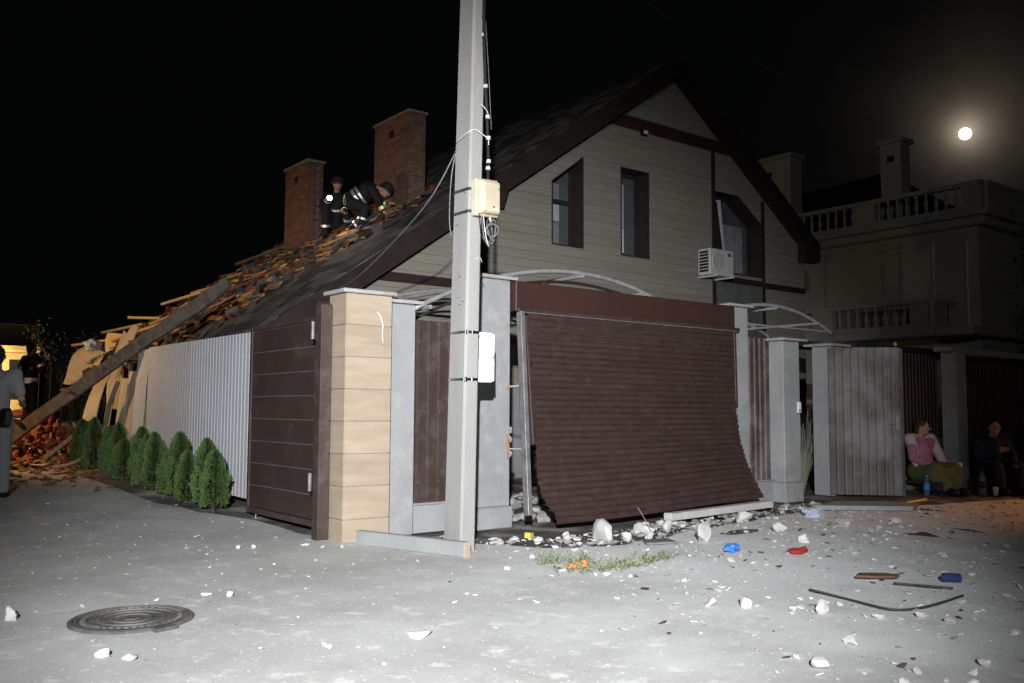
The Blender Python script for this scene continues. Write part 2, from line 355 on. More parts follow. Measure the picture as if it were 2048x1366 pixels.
# --- tiled corner pillar
tp = thing('tiled_pillar', 'square corner pillar faced with beige wood-grain tiles under a flat stone cap', 'pillar', (3.94, 7.28, 0))
TX0, TX1, TY0, TY1, TH = 3.72, 4.18, 7.12, 7.44, 2.17
MB().box(TX0+.012, TX1-.012, TY0+.012, TY1-.004, 0, TH-.002).build('core', grout, tp)
nt_, th_ = 8, .283
for i in range(nt_):
    z0 = i*th_-.085; z1 = min(z0+th_-.005, TH); z0 = max(z0, .0)
    MB().box(TX0+.011, TX1, TY0, TY0+.011, z0, z1).build('tile', tilem, tp, bevel=.002)
    MB().box(TX0, TX0+.010, TY0+.002, TY1, z0, z1).build('tile', tilem, tp, bevel=.002)
b = MB(); b.box(TX0-.05, TX1+.03, TY0-.05, TY1+.03, TH+.001, TH+.036); b.build('cap', capm, tp, bevel=.006)
# loose white cable hanging on its face
o = MB().tube([(4.02, 7.105, 2.02), (4.05, 7.095, 1.98), (4.075, 7.093, 1.90), (4.07, 7.093, 1.80), (4.085, 7.1, 1.735)], .006, 6).build('loose_cable', wirew, None, smooth=True)
tag(o, 'short curved white cable end hanging on the beige tiled pillar', 'cable')
# --- gate post with hinges, gate leaf along the lane
gp = thing('gate_post', 'dark brown steel gate post with slanted top beside the tiled pillar', 'post', (3.70, 7.42, 0))
b = MB(); b.prism([(7.35, 0), (7.47, 0), (7.47, 2.07), (7.44, 2.12), (7.35, 2.08)], 3.60, 3.708, 'X'); b.build('column', brown, gp, bevel=.006)
MB().box(3.63, 3.715, 7.475, 7.53, .0, 2.02).build('stop_bar', brown, gp, bevel=.004)
for z in (.42, 1.78):
    h = MB().lathe([(.018, 0), (.018, .16)], 10, (3.615, 7.55, z)).build('hinge', edge, gp, smooth=False)
gl = thing('gate_leaf', 'dark brown steel swing gate with horizontal panels standing open along the lane', 'gate', (3.78, 8.5, 0))
GX = 3.80; gy0, gy1, gz0, gz1 = 7.62, 9.42, .06, 2.03
fr = MB(); fr.box(GX-.02, GX+.04, gy0, gy0+.10, gz0, gz1); fr.box(GX-.02, GX+.04, gy1-.05, gy1, gz0, gz1); fr.box(GX-.018, GX+.038, gy0+.1005, gy1-.0505, gz0, gz0+.06); fr.box(GX-.018, GX+.038, gy0+.1005, gy1-.0505, gz1-.05, gz1)
fr.build('frame', brown, gl, bevel=.004)
MB().box(GX+.012, GX+.03, gy0+.101, gy1-.051, gz0+.061, gz1-.051).build('backing', edge, gl)
npan = 8; ph = (gz1-gz0-.12)/npan
for i in range(npan):
    z0 = gz0+.062+i*ph; MB().box(GX-.008, GX+.011, gy0+.102, gy1-.052, z0+.004, z0+ph-.004).build('panel', gatem, gl, bevel=.003)
    if i: MB().box(GX-.0095, GX-.002, gy0+.103, gy1-.053, z0-.0035, z0+.0035).build('glint_strip', edge, gl)  # thin paler strips added to paint the glint along the panel seams
MB().box(GX-.03, GX-.019, gy0, gy0+.02, gz0, gz1).build('edge_strip', edge, gl)
MB().tube([(GX+.01, gy1-.2, .0), (GX+.01, gy1-.2, .12)], .01, 6).build('drop_bolt', edge, gl)
# --- plaster pillars
def plaster_pillar(label, x0, x1, y0, y1, h, plinth=.0, ph_=.2, capo=.05, chips=()):
    t = thing('plaster_pillar', label, 'pillar', ((x0+x1)/2, (y0+y1)/2, 0), 'plastered pillars of the yard wall')
    b = MB()
    if plinth: b.box(x0-plinth, x1+plinth, y0-plinth, y1+plinth, 0, ph_); b.build('plinth', plaster, t, bevel=.012); b = MB()
    n_ = 14; z0 = ph_ if plinth else 0
    b.box(x0, x1, y0, y1, z0, h); b.build('shaft', plaster, t, bevel=.012)
    cap(t, x0, x1, y0, y1, h, o=capo)
    return t
plaster_pillar('short grey plastered pillar directly right of the beige tiled pillar', 4.19, 4.50, 7.22, 7.55, 2.13)
p2 = plaster_pillar('tall chipped grey plastered pillar behind the concrete utility pole', 5.14, 5.53, 7.1, 7.45, 2.44, plinth=.022, ph_=.21)
plaster_pillar('tall grey plastered pillar at the right end of the roller shutter', 8.95, 9.30, 7.1, 7.45, 2.44)
p4 = plaster_pillar('short grey plastered pillar carrying the small white intercom box', 9.80, 10.15, 6.95, 7.30, 2.05, plinth=.02, ph_=.25, capo=.075)
plaster_pillar('short grey plastered pillar that the dusty open wicket gate hangs on', 11.12, 11.43, 7.12, 7.42, 2.05, capo=.075)
# broken edge of the tall pillar: exposed orange brick
b = MB(); b.ell((5.50, 7.108, .80), (.035, .016, .13), 8, jit=.6, seed=3); b.build('exposed_brick', mat('pale_brick', (.36, .20, .13), .9, (.28, .16, .11), 9, bump=.4), p2)
b = MB(); b.ell((5.505, 7.104, 1.38), (.026, .010, .04), 8, jit=.5, seed=5); b.build('exposed_brick', mat('pale_brick', (.36, .20, .13)), p2)
for q, zz in enumerate((.72, .86, .95)):
    b = MB(); b.ell((5.548, 7.13, zz), (.018, .03, .035), 6, jit=.6, seed=q+11); b.build('broken_edge', plastg, p2)
o = thing('intercom_box', 'small white intercom call box on the short grey pillar', 'intercom', (10.08, 6.91, 1.2))
MB().box(10.04, 10.11, 6.905, 6.928, 1.13, 1.27).build('housing', whitebox, o, bevel=.006); MB().box(10.055, 10.08, 6.897, 6.904, 1.14, 1.18).build('button', edge, o)
# --- corrugated brown infill panels with plinths
def corr(x0, x1, z0, z1, y, pitch, depth, flat=.62, thick=.006, fn=None):
    """trapezoid-profiled sheet in the XZ plane facing -Y; fn maps (x, y, z)"""
    xs_ = []; x = x0
    while x < x1-1e-6:
        for f, d in ((0, 0), (flat, 0), (flat+.1, 1), (.9, 1)):
            xx = x+f*pitch
            if xx < x1: xs_.append((xx, d))
        x += pitch
    xs_.append((x1, 0)); fn = fn or (lambda a, b_, c: (a, b_, c)); m = MB()
    nz = 6; vs = []
    for j in range(nz+1):
        z = z0+(z1-z0)*j/nz
        for xx, d in xs_: vs.append(fn(xx, y-d*depth, z))
    n_ = len(xs_); N_ = len(vs)
    fs = [(j*n_+i, j*n_+i+1, (j+1)*n_+i+1, (j+1)*n_+i) for j in range(nz) for i in range(n_-1)]
    for j in range(nz+1):
        z = z0+(z1-z0)*j/nz
        for xx, d in xs_: vs.append(fn(xx, y-d*depth+thick, z))
    fs += [tuple(q+N_ for q in reversed(f)) for f in fs[:]]
    for j in range(nz): fs.append((j*n_, (j+1)*n_, (j+1)*n_+N_, j*n_+N_)); fs.append((j*n_+n_-1, j*n_+n_-1+N_, (j+1)*n_+n_-1+N_, (j+1)*n_+n_-1))
    for i in range(n_-1): fs.append((i, i+N_, i+1+N_, i+1)); a = nz*n_; fs.append((a+i, a+i+1, a+i+1+N_, a+i+N_))
    return m.add(vs, fs)
def infill(label, x0, x1, y, ztop, zpl, pitch, m=brown):
    t = thing('infill_panel', label, 'wall panel', ((x0+x1)/2, y, 0), 'brown sheet infills of the yard wall')
    corr(x0+.002, x1-.002, zpl+.021, ztop, y+.02, pitch, .018).build('sheet', m, t, fix=True)
    MB().box(x0+.001, x1-.001, y-.03, y+.14, 0, zpl).build('plinth', plaster, t, bevel=.008)
    MB().box(x0+.002, x1-.002, y-.045, y+.12, zpl+.001, zpl+.02).build('ledge', plaster, t, bevel=.005)
    xx = x0+pitch*.75
    while xx < x1:
        for k in (.12, .5, .88):
            MB().lathe([(.007, 0), (.007, .006)], 6, (xx, y-.002, zpl+(ztop-zpl)*k), axis=(0, -1, 0)).build('screw', edge, t)
        xx += pitch*2
    return t
infill('brown ribbed steel infill panel behind the concrete utility pole', 4.50, 5.13, 7.30, 2.00, .26, .118)
infill('narrow brown ribbed steel infill panel right of the roller shutter', 9.302, 9.798, 7.14, 2.08, .27, .105, brownd)
# --- utility pole
up = thing('utility_pole', 'tall pale concrete utility pole in front of the yard wall', 'pole', (4.325, 6.23, 0))
def pole_ring(z):
    k = 1-.028*z; lx_ = .013*z; ly_ = -.010*z; a, c = .075*k, .13*k; cx_, cy_ = 4.325+lx_, 6.23+ly_; ch = .018
    return [(cx_-a+ch, cy_-c, z), (cx_+a-ch, cy_-c, z), (cx_+a, cy_-c+ch, z), (cx_+a, cy_+c-ch, z), (cx_+a-ch, cy_+c, z), (cx_-a+ch, cy_+c, z), (cx_-a, cy_+c-ch, z), (cx_-a, cy_-c+ch, z)]
b = MB(); vs = []; zs = [-.02, .5, 1, 2, 3, 4, 5, 6.5, 8.5]
for z in zs: vs += pole_ring(z)
b.add(vs, [(i*8+k, i*8+(k+1) % 8, i*8+8+(k+1) % 8, i*8+8+k) for i in range(len(zs)-1) for k in range(8)]+[tuple(range(7, -1, -1)), tuple(range(len(vs)-8, len(vs)))])
b.build('shaft', concrete, up)
def ring_band(z, m, h=.022, off=.004):
    r = pole_ring(z); c = Vector((sum(p[0] for p in r)/8, sum(p[1] for p in r)/8, z)); m_ = MB(); vs = []
    for zz, oo in ((z-h/2, 0), (z-h/2, off), (z+h/2, off), (z+h/2, 0)):
        for p in r: d = Vector((p[0], p[1], 0))-Vector((c.x, c.y, 0)); q = d+d.normalized()*oo*1.4; vs.append((c.x+q.x, c.y+q.y, zz))
    m_.add(vs, [(i*8+k, i*8+(k+1) % 8, ((i+1) % 4)*8+(k+1) % 8, ((i+1) % 4)*8+k) for i in range(4) for k in range(8)])
    return m_
for z in (1.40, 1.79):
    sb = ring_band(z, chrome).build('strap', chrome, up)
    MB().box(4.262, 4.285, 6.075, 6.092, z-.018, z+.018).build('buckle', chrome, up, bevel=.003)
    MB().box(4.335, 4.350, 6.080, 6.094, z-.016, z+.016).build('buckle', chrome, up, bevel=.003)
for z in (2.80, 2.99):
    ring_band(z, dkstrip, .026, .004).build('bracket_strip', dkstrip, up)
for i in range(9):
    z = random.uniform(1.9, 4.4); r = pole_ring(z); x, y, _ = r[7]
    b = MB(); a = random.uniform(-.5, .8); yy = y+random.uniform(.02, .2); b.bar((x-.002, yy, z), (x-.002, yy+.03*math.cos(a), z+.02*math.sin(a)), .003, .004); b.build('chip_mark', black, up)
# pole cables: bundle down the right side
def wob(p, k): return Vector(p)+Vector((noise.noise(Vector(p)*3+Vector((k, 0, 0)))*.01, noise.noise(Vector(p)*3+Vector((0, k, 0)))*.01, 0))
def px_(z): return 4.325+.013*z
def cable(name, label, pts, r, m, seg=6, cat='cable', group=None, sub=True):
    pts = [Vector(p) for p in pts]; out = []
    for i in range(len(pts)-1):
        p0, p1, p2_, p3 = pts[max(i-1, 0)], pts[i], pts[i+1], pts[min(i+2, len(pts)-1)]
        for k in range(6):
            t = k/6; out.append(.5*((2*p1)+(-p0+p2_)*t+(2*p0-5*p1+4*p2_-p3)*t*t+(-p0+3*p1-3*p2_+p3)*t**3))
    out.append(pts[-1])
    o = MB().tube(out, r, seg).build(name, m, None, smooth=True)
    if label: tag(o, label, cat, group)
    return o
cb = cable('pole_cable', 'thick black cable running down the right edge of the utility pole', [(4.395, 6.02, 8.3), (4.40, 6.03, 5.2), (4.405, 6.045, 4.4), (4.43, 6.05, 3.9), (4.455, 6.06, 3.62), (4.47, 6.06, 3.3), (4.455, 6.04, 3.07)], .016, black)
for i, z in enumerate((4.32, 3.88, 3.62, 3.44, 3.24, 3.18)):
    x = {0: 4.407, 1: 4.431, 2: 4.455, 3: 4.464, 4: 4.468, 5: 4.463}[i]
    c_ = MB().lathe([(.019, -.014), (.019, .014)], 8, (x, 6.052, z)).build('cable_tie', wirew, cb)
cable('pole_cable', 'thin grey cable hanging beside the thick black pole cable', [(4.43, 6.08, 4.7), (4.50, 6.1, 4.0), (4.545, 6.12, 3.55)], .0025, wireg)
# ties made of white wire
cable('wire_tie', 'upper white wire tie with a crossed end on the pole', [(4.36, 6.015, 3.70), (4.385, 6.01, 3.68), (4.43, 6.02, 3.65), (4.46, 6.05, 3.62)], .004, wirew, cat='wire tie')
cable('wire_tie', 'long white wire tie wrapped round the pole above the grey box', [(4.285, 6.27, 3.42), (4.285, 6.12, 3.46), (4.33, 6.065, 3.49), (4.40, 6.05, 3.46), (4.46, 6.05, 3.43), (4.465, 6.05, 3.38)], .005, wirew, cat='wire tie')
cable('wire_tie', 'frayed white wire tie low on the pole under the coiled wires', [(4.37, 6.085, 2.40), (4.41, 6.085, 2.42), (4.44, 6.1, 2.385)], .003, wirew, cat='wire tie')
# old beige junction box
jb = thing('junction_box', 'old beige junction box strapped askew to the utility pole', 'junction box', (4.42, 6.0, 2.92))
Mb = Matrix.Translation((4.425, 6.03, 2.915)) @ Euler((.05, -.06, .10)).to_matrix().to_4x4()
b = MB(); b.box(-.125, .125, -.02, .045, -.155, .155, Mb); b.build('back_plate', beigebox, jb, bevel=.008)
b = MB(); vs = [Mb @ Vector(p) for p in [(-.115, -.021, -.145), (.115, -.021, -.145), (.115, -.021, .145), (-.115, -.021, .145), (-.085, -.075, -.12), (.10, -.075, -.125), (.10, -.075, .125), (-.085, -.075, .13)]]
b.add(vs, [(0, 1, 2, 3), (7, 6, 5, 4), (0, 4, 5, 1), (1, 5, 6, 2), (2, 6, 7, 3), (3, 7, 4, 0)]); b.build('cover', beigebox, jb, bevel=.012)
c = Mb @ Vector((.02, -.077, -.08)); MB().lathe([(.007, 0), (.007, .005)], 8, c, axis=(0, -1, 0)).build('screw', black, jb)
for k, x in enumerate((4.335, 4.36, 4.38)):
    cable('box_wire', ['leftmost of the three thin striped wires under the beige box', 'middle one of the three thin striped wires under the beige box', 'rightmost of the three thin striped wires under the beige box'][k],
          [(x, 6.0, 2.77), (x+.01, 6.0, 2.68), (x+.045, 6.02, 2.58), (4.46+.004*k, 6.04, 2.51)], .0045, [black, wireg, wirew][k], cat='wire')
coil = thing('wire_coil', 'tangled coil of thin grey wire hanging under the beige box', 'wire coil', (4.49, 6.06, 2.65))
for k in range(9):
    pts = []; cx_, cz_ = 4.495+random.uniform(-.018, .018), 2.65+random.uniform(-.03, .03); rx, rz_ = random.uniform(.03, .06), random.uniform(.055, .10); ph0 = random.uniform(0, 6); yo = random.uniform(-.04, .05)
    for a in range(19):
        t = a/18*2*PI+ph0; pts.append((cx_+rx*math.cos(t), 6.05+yo+.02*math.sin(t*2+k), cz_+rz_*math.sin(t)))
    MB().tube(pts, .0032, 5).build('loop', wireg if k % 3 else black, coil, smooth=True)
MB().tube([(4.47, 6.03, 2.76), (4.485, 6.04, 2.72)], .009, 6).build('connector', wirew, coil)
# white meter cabinet
mc = thing('meter_cabinet', 'white metal meter cabinet clamped to the right side of the pole', 'meter box', (4.55, 6.25, 1.6))
MB().box(4.465, 4.685, 6.27, 6.42, 1.385, 1.815).build('housing', whitebox, mc, bevel=.006)
MB().box(4.485, 4.70, 6.258, 6.269, 1.395, 1.805).build('door', whitebox, mc, bevel=.004)
MB().box(4.40, 4.69, 6.28, 6.41, 1.372, 1.384).build('base_plate', black, mc)
MB().lathe([(.008, 0), (.008, .008)], 8, (4.68, 6.257, 1.6), axis=(0, -1, 0)).build('lock', edge, mc)
# service cables from the pole to the eave, and overhead wire
cable('service_cable', 'sagging pale twisted cable from the pole down to the roof eave', [(4.305, 6.27, 3.38), (4.42, 6.9, 3.05), (4.75, 8.2, 2.83), (5.0, 9.4, 2.65), (5.35, 10.7, 2.66), (5.55, 11.15, 2.72)], .007, wireg)
cable('service_cable', 'dark cable loop hanging down the left edge of the pole', [(4.30, 6.28, 3.36), (4.278, 6.31, 3.2), (4.27, 6.33, 3.0), (4.265, 6.33, 2.75), (4.27, 6.31, 2.62)], .005, wireg)
cable('overhead_wire', 'thin overhead wire crossing the night sky above the gable', [(4.4, 6.1, 8.2), (8.2, 9.0, 7.9), (9.46, 9.82, 8.0), (14.0, 12.7, 9.5), (20.9, 17.0, 12.1), (32.37, 24.13, 16.5), (60, 41.3, 27.2)], .009, wireg, 5, cat='wire')
# concrete kerb stone leaning at the pole's foot
ks = thing('kerb_stone', 'long grey kerb stone lying loose across the foot of the pole', 'kerb stone', (3.95, 6.42, 0))
b = MB(); a0, a1 = Vector((3.80, 6.98, .062)), Vector((4.145, 5.86, .062)); b.bar(a0, a1, .07, .122); b.build('stone', mat('kerb_grey', (.27, .28, .28), .9, (.22, .23, .23), 3, bump=.3), ks, bevel=.01)
b = MB(); dd = (a1-a0).normalized(); b.bar(a1+dd*.001, a1+dd*.006, .068, .12); b.build('orange_end', mat('kerb_end', (.50, .36, .27), .9, (.42, .30, .22), 9, bump=.3), ks)

# ================================================================== roller shutter, blown out of its rail
rs = thing('roller_shutter', 'brown roller shutter bulging out of its frame between two plaster pillars', 'shutter', (7.24, 7.0, 0))
SX0, SX1 = 5.62, 8.86
b = MB(); b.prism([(7.02, 2.13), (7.40, 2.13), (7.40, 2.43), (7.02, 2.43)], 5.535, 8.94, 'X'); b.build('box', mat('shutter_box_brown', (.045, .021, .017), .5, (.038, .019, .016), 2, bump=.04, spec=.4), rs, bevel=.006)
MB().box(5.54, 8.99, 6.985, 7.018, 2.118, 2.16).build('lower_rail', slatm, rs, bevel=.004)
MB().box(5.56, 8.93, 6.978, 6.984, 2.112, 2.122).build('rail_lip', edge, rs)
ns = 33
def shut(u, s):
    l = .44*s**1.25+.05*math.sin(s*PI)*.6; r = .42*s**3.4-.0*s
    y = 6.995-(l*(1-u)+r*u)-.10*math.sin(PI*u)*sm(.35, 1., s)*.5
    xl = 5.66-.185*s+.19*sm(.82, 1, s); x = xl+(SX1-xl)*u
    L_ = (1-.020*(1-u)-.03*u*s)
    z = 2.118-2.085*s*L_+.055*(sm(.55, 1, s))*sm(.1, 1., u)
    x += .012*noise.noise(Vector((u*3, s*25, 1)))*(1 if u in (0, 1) else .2)
    return Vector((x, y, z))
nu_ = 18
for i in range(ns):
    s0, s1 = i/ns, (i+1)/ns-.0012; jag = random.uniform(-.012, .012); jr = random.uniform(-.01, .01)
    def fn(u, v):
        p = shut(u, s0+(s1-s0)*v); q = shut(u, min(1, s0+.02)); q0 = shut(u, max(0, s0-.02)); d = (q-q0).normalized(); nrm = Vector((1, 0, 0)).cross(d); nrm = nrm if nrm.y < 0 else -nrm
        bul = .014*math.sin(PI*min(1, v*1.02))**.7
        wv = .004*noise.noise(Vector((u*5, s0*14, 7)))
        return p+nrm*(bul+wv)+Vector((jag*(1-u)+jr*u, 0, 0))
    MB().sheet(fn, nu_, 4, (0, .006, 0)).build('slat', slatm, rs, smooth=False)
def rail(s): return Vector((5.575-.21*s, 7.0-.40*s, 2.12-2.10*s))
b = MB(); b.bar(rail(0), rail(.93), .05, .075, up=(0, 1, 0)); b.build('guide_rail', edge, rs, bevel=.004)
b = MB(); b.bar(rail(.02)+Vector((.045, -.006, 0)), rail(.62)+Vector((.075, -.01, 0)), .035, .07, up=(0, 1, 0)); b.build('rail_cover', slatm, rs, bevel=.004)
b = MB(); b.bar((8.915, 7.03, 2.11), (8.925, 7.02, 1.2), .04, .06, up=(0, 1, 0)); b.build('guide_rail', slatm, rs, bevel=.004)
for k, z in enumerate((1.39, .78)):
    b = MB(); r_ = rail((2.12-z)/2.10); b.tube([r_+Vector((0, .03, 0)), (5.50, 7.06, z-.01)], .008, 6); b.build('anchor_bolt', wirew, rs)

# ================================================================== dusty wicket gate leaf standing open
wg = thing('wicket_gate', 'dusty ribbed steel wicket gate standing open toward the street', 'gate', (11.15, 7.02, 0))
ha, hb = Vector((11.03, 7.10, 0)), Vector((11.63, 6.40, 0)); gd = (hb-ha).normalized(); gn = Vector((-gd.y, gd.x, 0))
if gn.dot(-ha) < 0: gn = -gn
LW = (hb-ha).length
def wmap(x, y, z): return ha+gd*x-gn*y+Vector((0, 0, z+gz(11, 7)))
nrib = 9
for i in range(nrib):
    x0, x1 = i*LW/nrib, (i+1)*LW/nrib-.003
    corr(x0, x1, .035, 2.02+.012*noise.noise(Vector((i*1.3, 0, 0))), 0, LW/nrib, .016, flat=.72, fn=wmap).build('plank', leafm, wg)
    if i: b = MB(); b.bar(wmap(x0-.002, -.018, .04), wmap(x0-.002, -.018, 1.99), .007, .007, up=gn); b.build('rib_edge', mat('dusty_rib', (.30, .29, .30), .8), wg)
for z in (.10, 1.9):
    b = MB(); b.bar(wmap(0, .03, z), wmap(LW, .03, z), .03, .05); b.build('rail', brown, wg)
b = MB(); b.bar(wmap(LW+.012, .012, .03), wmap(LW+.012, .012, 2.0), .03, .04, up=gn); b.build('stile', brownd, wg)
b = MB(); b.box(-.02, .02, -.03, .0, -.09, .09, Matrix.Translation(wmap(LW-.06, -.012, 1.0)) @ gd.to_track_quat('X', 'Z').to_matrix().to_4x4()); h_ = b.build('lock_plate', edge, wg)
b = MB(); b.tube([wmap(LW-.07, -.03, 1.0), wmap(LW-.07, -.06, 1.0), wmap(LW-.17, -.06, .99)], .008, 6); b.build('handle', edge, wg)
# arched canopy frames behind the wall
def arch(y, xc, half, zp, kf, r=.022, n=26): return [(xc+half*(2*i/n-1), y, zp-kf*(half*(2*i/n-1))**2) for i in range(n+1)]
cf = thing('canopy_frame', 'wide arched pale tube canopy frame over the drive behind the shutter', 'canopy frame', (7.24, 8.6, 0), 'arched canopy frames')
for y in (8.0, 10.2):
    b = MB(); b.tube(arch(y, 7.24, 2.32, 2.79, .115), .028, 8); a = b.build('arch_tube', pipe, cf, smooth=True)
    b = MB(); b.tube(arch(y+.05, 7.24, 2.28, 2.67, .115), .018, 6); b.build('inner_tube', trim, cf, smooth=True)
for x in (5.1, 6.1, 7.24, 8.3, 9.4):
    z = 2.79-.115*(x-7.24)**2; b = MB(); b.bar((x, 7.9, z-.05), (x, 10.3, z-.05), .04, .04); b.build('purlin', pipe, cf)
for x in (4.95, 9.53):
    for y in (8.0, 10.2): MB().box(x-.03, x+.03, y-.03, y+.03, 0, 2.16).build('post', trim, cf)
cf = thing('canopy_frame', 'smaller arched pale tube canopy frame above the wicket gateway', 'canopy frame', (10.15, 7.8, 0), 'arched canopy frames')
for y in (7.36, 8.4):
    b = MB(); b.tube(arch(y, 10.15, 1.42, 2.56, .158), .026, 8); b.build('arch_tube', pipe, cf, smooth=True)
for x in (9.2, 10.15, 11.1):
    z = 2.56-.158*(x-10.15)**2; b = MB(); b.bar((x, 7.28, z-.045), (x, 8.5, z-.045), .03, .03); b.build('purlin', pipe, cf)
b = MB(); b.bar((8.76, 7.36, 2.28), (11.54, 7.36, 2.28), .02, .02); b.build('tie_rod', pipe, cf)
for x in (8.76, 11.55): MB().box(x-.02, x+.02, 8.38, 8.42, 0, 2.26).build('post', trim, cf)

# ================================================================== pale corrugated fence along the lane
fe = thing('corrugated_fence', 'pale corrugated sheet fence along the lane, warped at its far end', 'fence', (3.9, 12.2, 0))
fy = [9.46, 10.58, 11.70, 12.82, 13.5, 14.05, 14.5, 14.9]
for i in range(len(fy)-1):
    bend = [0, 0, .01, .02, .04, .07, .12][i]; tilt = [0, 0, 0, .01, .015, .03, .05][i]
    def fmap(x, y, z, bend=bend, tilt=tilt, i=i):
        u = (x-fy[i])/(fy[i+1]-fy[i]); zz = z/2.0
        return (3.90+y+bend*(zz**2)*.8+tilt*math.sin(u*PI)*zz-.02*i*(1-zz)*(i > 3), x+.03*(i > 3)*zz*(i-3)*.5, z+gz(3.9, x)*.25)
    if i < 5: corr(fy[i]+.003, fy[i+1]-.003, .16, 1.99-.02*(i > 3), 0, .10, .006 if i < 2 else .0035, flat=.5, fn=fmap).build('sheet', fencew, fe)
    else: MB().sheet(lambda u, v: fmap(fy[i]+.003+u*(fy[i+1]-fy[i]-.01), .01*math.sin(u*9), .1+v*(1.72-.1*i+.35)), 6, 8, (.006, 0, 0)).build('sheet', fencet, fe)
for y in (9.5, 11.4, 13.3, 14.6): MB().box(3.95, 4.0, y, y+.05, 0, 1.85).build('post', brown, fe)
for z in (.45, 1.6): MB().box(3.915, 3.948, 9.5, 12.75, z, z+.04).build('rail', brown, fe)
# torn panels curling away at the far end
def curl(name, label, y0, y1, x0, lean, zt, amp, m, z0=.1):
    def fn(u, v):
        z = z0+(zt-z0)*v; y = y0+(y1-y0)*u
        return (x0-amp*math.sin(v*PI*.9)*.6+lean*v*v+.03*math.sin(u*5+v*3), y+.18*v-.06*math.sin(v*3)*u, z+gz(x0, y)-.05*u*v+.05*math.sin(u*7)*(v > .9))
    o = MB().sheet(fn, 8, 14, (.012, 0, 0)).build(name, m, None); tag(o, label, 'panel', 'torn panels at the far end of the fence'); return o
curl('torn_panel', 'curled tan panel torn loose just beyond the far end of the fence', 15.55, 16.35, 3.75, .35, 1.75, .18, fencet)
curl('torn_panel', 'leaning tan sheet standing in the gap under the roof corner', 15.2, 15.45, 3.82, .30, 1.85, .05, fencet)
curl('torn_panel', 'crumpled tan board jammed upright under the broken roof end', 16.3, 17.3, 4.35, .25, 2.35, .12, fencet, z0=.9)
# ================================================================== the damaged house
SL = .695; XR, ZS = 12.82, 7.50; YF, YB, YE = 11.5, 11.25, 20.0; RT_ = .34
def soff(x): return ZS-SL*abs(x-XR)
hs = thing('damaged_house', 'two-storey house with beige boarded gable and a blasted dark tiled roof', 'house', (11.3, 15.6, 0))
ops = [[(9.82, 3.94), (10.53, 3.94), (10.53, 5.55), (9.82, 5.03)],
       [(11.45, 3.93), (12.17, 3.93), (12.17, 5.54), (11.45, 5.54)],
       [(14.06, 3.89), (15.52, 3.89), (15.52, 5.01), (14.78, 5.50), (14.06, 5.50)]]
def span(poly, z):
    xs_ = []
    for (a, b_), (c, d) in zip(poly, poly[1:]+poly[:1]):
        if (b_-z)*(d-z) <= 0 and abs(b_-d) > 1e-6: xs_.append(a+(c-a)*(z-b_)/(d-b_))
    return (min(xs_), max(xs_)) if len(xs_) >= 2 else None
z = 1.55; pitch = .139
HX0, HX1 = 5.6, 17.03
while z < ZS-.06:
    z1 = min(z+pitch-.003, ZS-.02)
    def lim(zz): return (max(HX0, XR-(ZS-zz)/SL), min(HX1, XR+(ZS-zz)/SL))
    cuts = []
    for p in ops:
        s0, s1 = span(p, z+.002), span(p, z1-.002)
        if s0 or s1:
            zt_, zb_ = max(q_[1] for q_ in p), min(q_[1] for q_ in p)
            if not s1:
                xr = [q_[0] for q_ in p if abs(q_[1]-zt_) < .01]; s1 = (min(xr), max(xr))
                if s1[1]-s1[0] > .05 and z1-zt_ > .004: MB().box(s1[0]+.001, s1[1]-.001, YF-.004, YF+.1, zt_, z1).build('siding_board', siding, hs)
            if not s0:
                s0 = s1
                if zb_-z > .004: MB().box(s1[0]+.001, s1[1]-.001, YF-.004, YF+.1, z, zb_).build('siding_board', siding, hs)
            cuts.append((s0, s1))
    cuts.sort(); L0, L1 = lim(z), lim(z1); cur = (L0[0], L1[0]); segs = []
    for s0, s1 in cuts: segs.append((cur, (s0[0], s1[0]))); cur = (s0[1], s1[1])
    segs.append((cur, (L0[1], L1[1])))
    for (a0, a1), (b0, b1_) in segs:
        if b0-a0 < .02 and b1_-a1 < .02: continue
        m = MB(); m.add([(a0, YF-.0065, z), (b0, YF-.0065, z), (b1_, YF-.002, z1), (a1, YF-.002, z1), (a0, YF+.10, z), (b0, YF+.10, z), (b1_, YF+.10, z1), (a1, YF+.10, z1)], [(0, 1, 2, 3), (7, 6, 5, 4), (0, 4, 5, 1), (1, 5, 6, 2), (2, 6, 7, 3), (3, 7, 4, 0)])
        m.build('siding_board', siding, hs)
    z += pitch
MB().box(HX0, HX1, YF+.005, YF+.25, 0, 1.548).build('wall', plaster, hs)
MB().box(HX0, HX0+.25, YF+.251, YE-.2, 0, soff(HX0)-.02).build('wall', plaster, hs)
MB().box(HX1-.25, HX1, YF+.101, YE-.2, 1.56, soff(HX1)-.02).build('wall', siding, hs)
MB().box(HX1-.25, HX1, YF+.251, YE-.2, 0, 1.555).build('wall', plaster, hs)
b = MB(); b.prism([(HX0+.251, 0), (HX1-.251, 0), (HX1-.251, 4.3), (XR, 7.3), (HX0+.251, 2.3)], YE-.5, YE-.3); b.build('wall', plaster, hs)
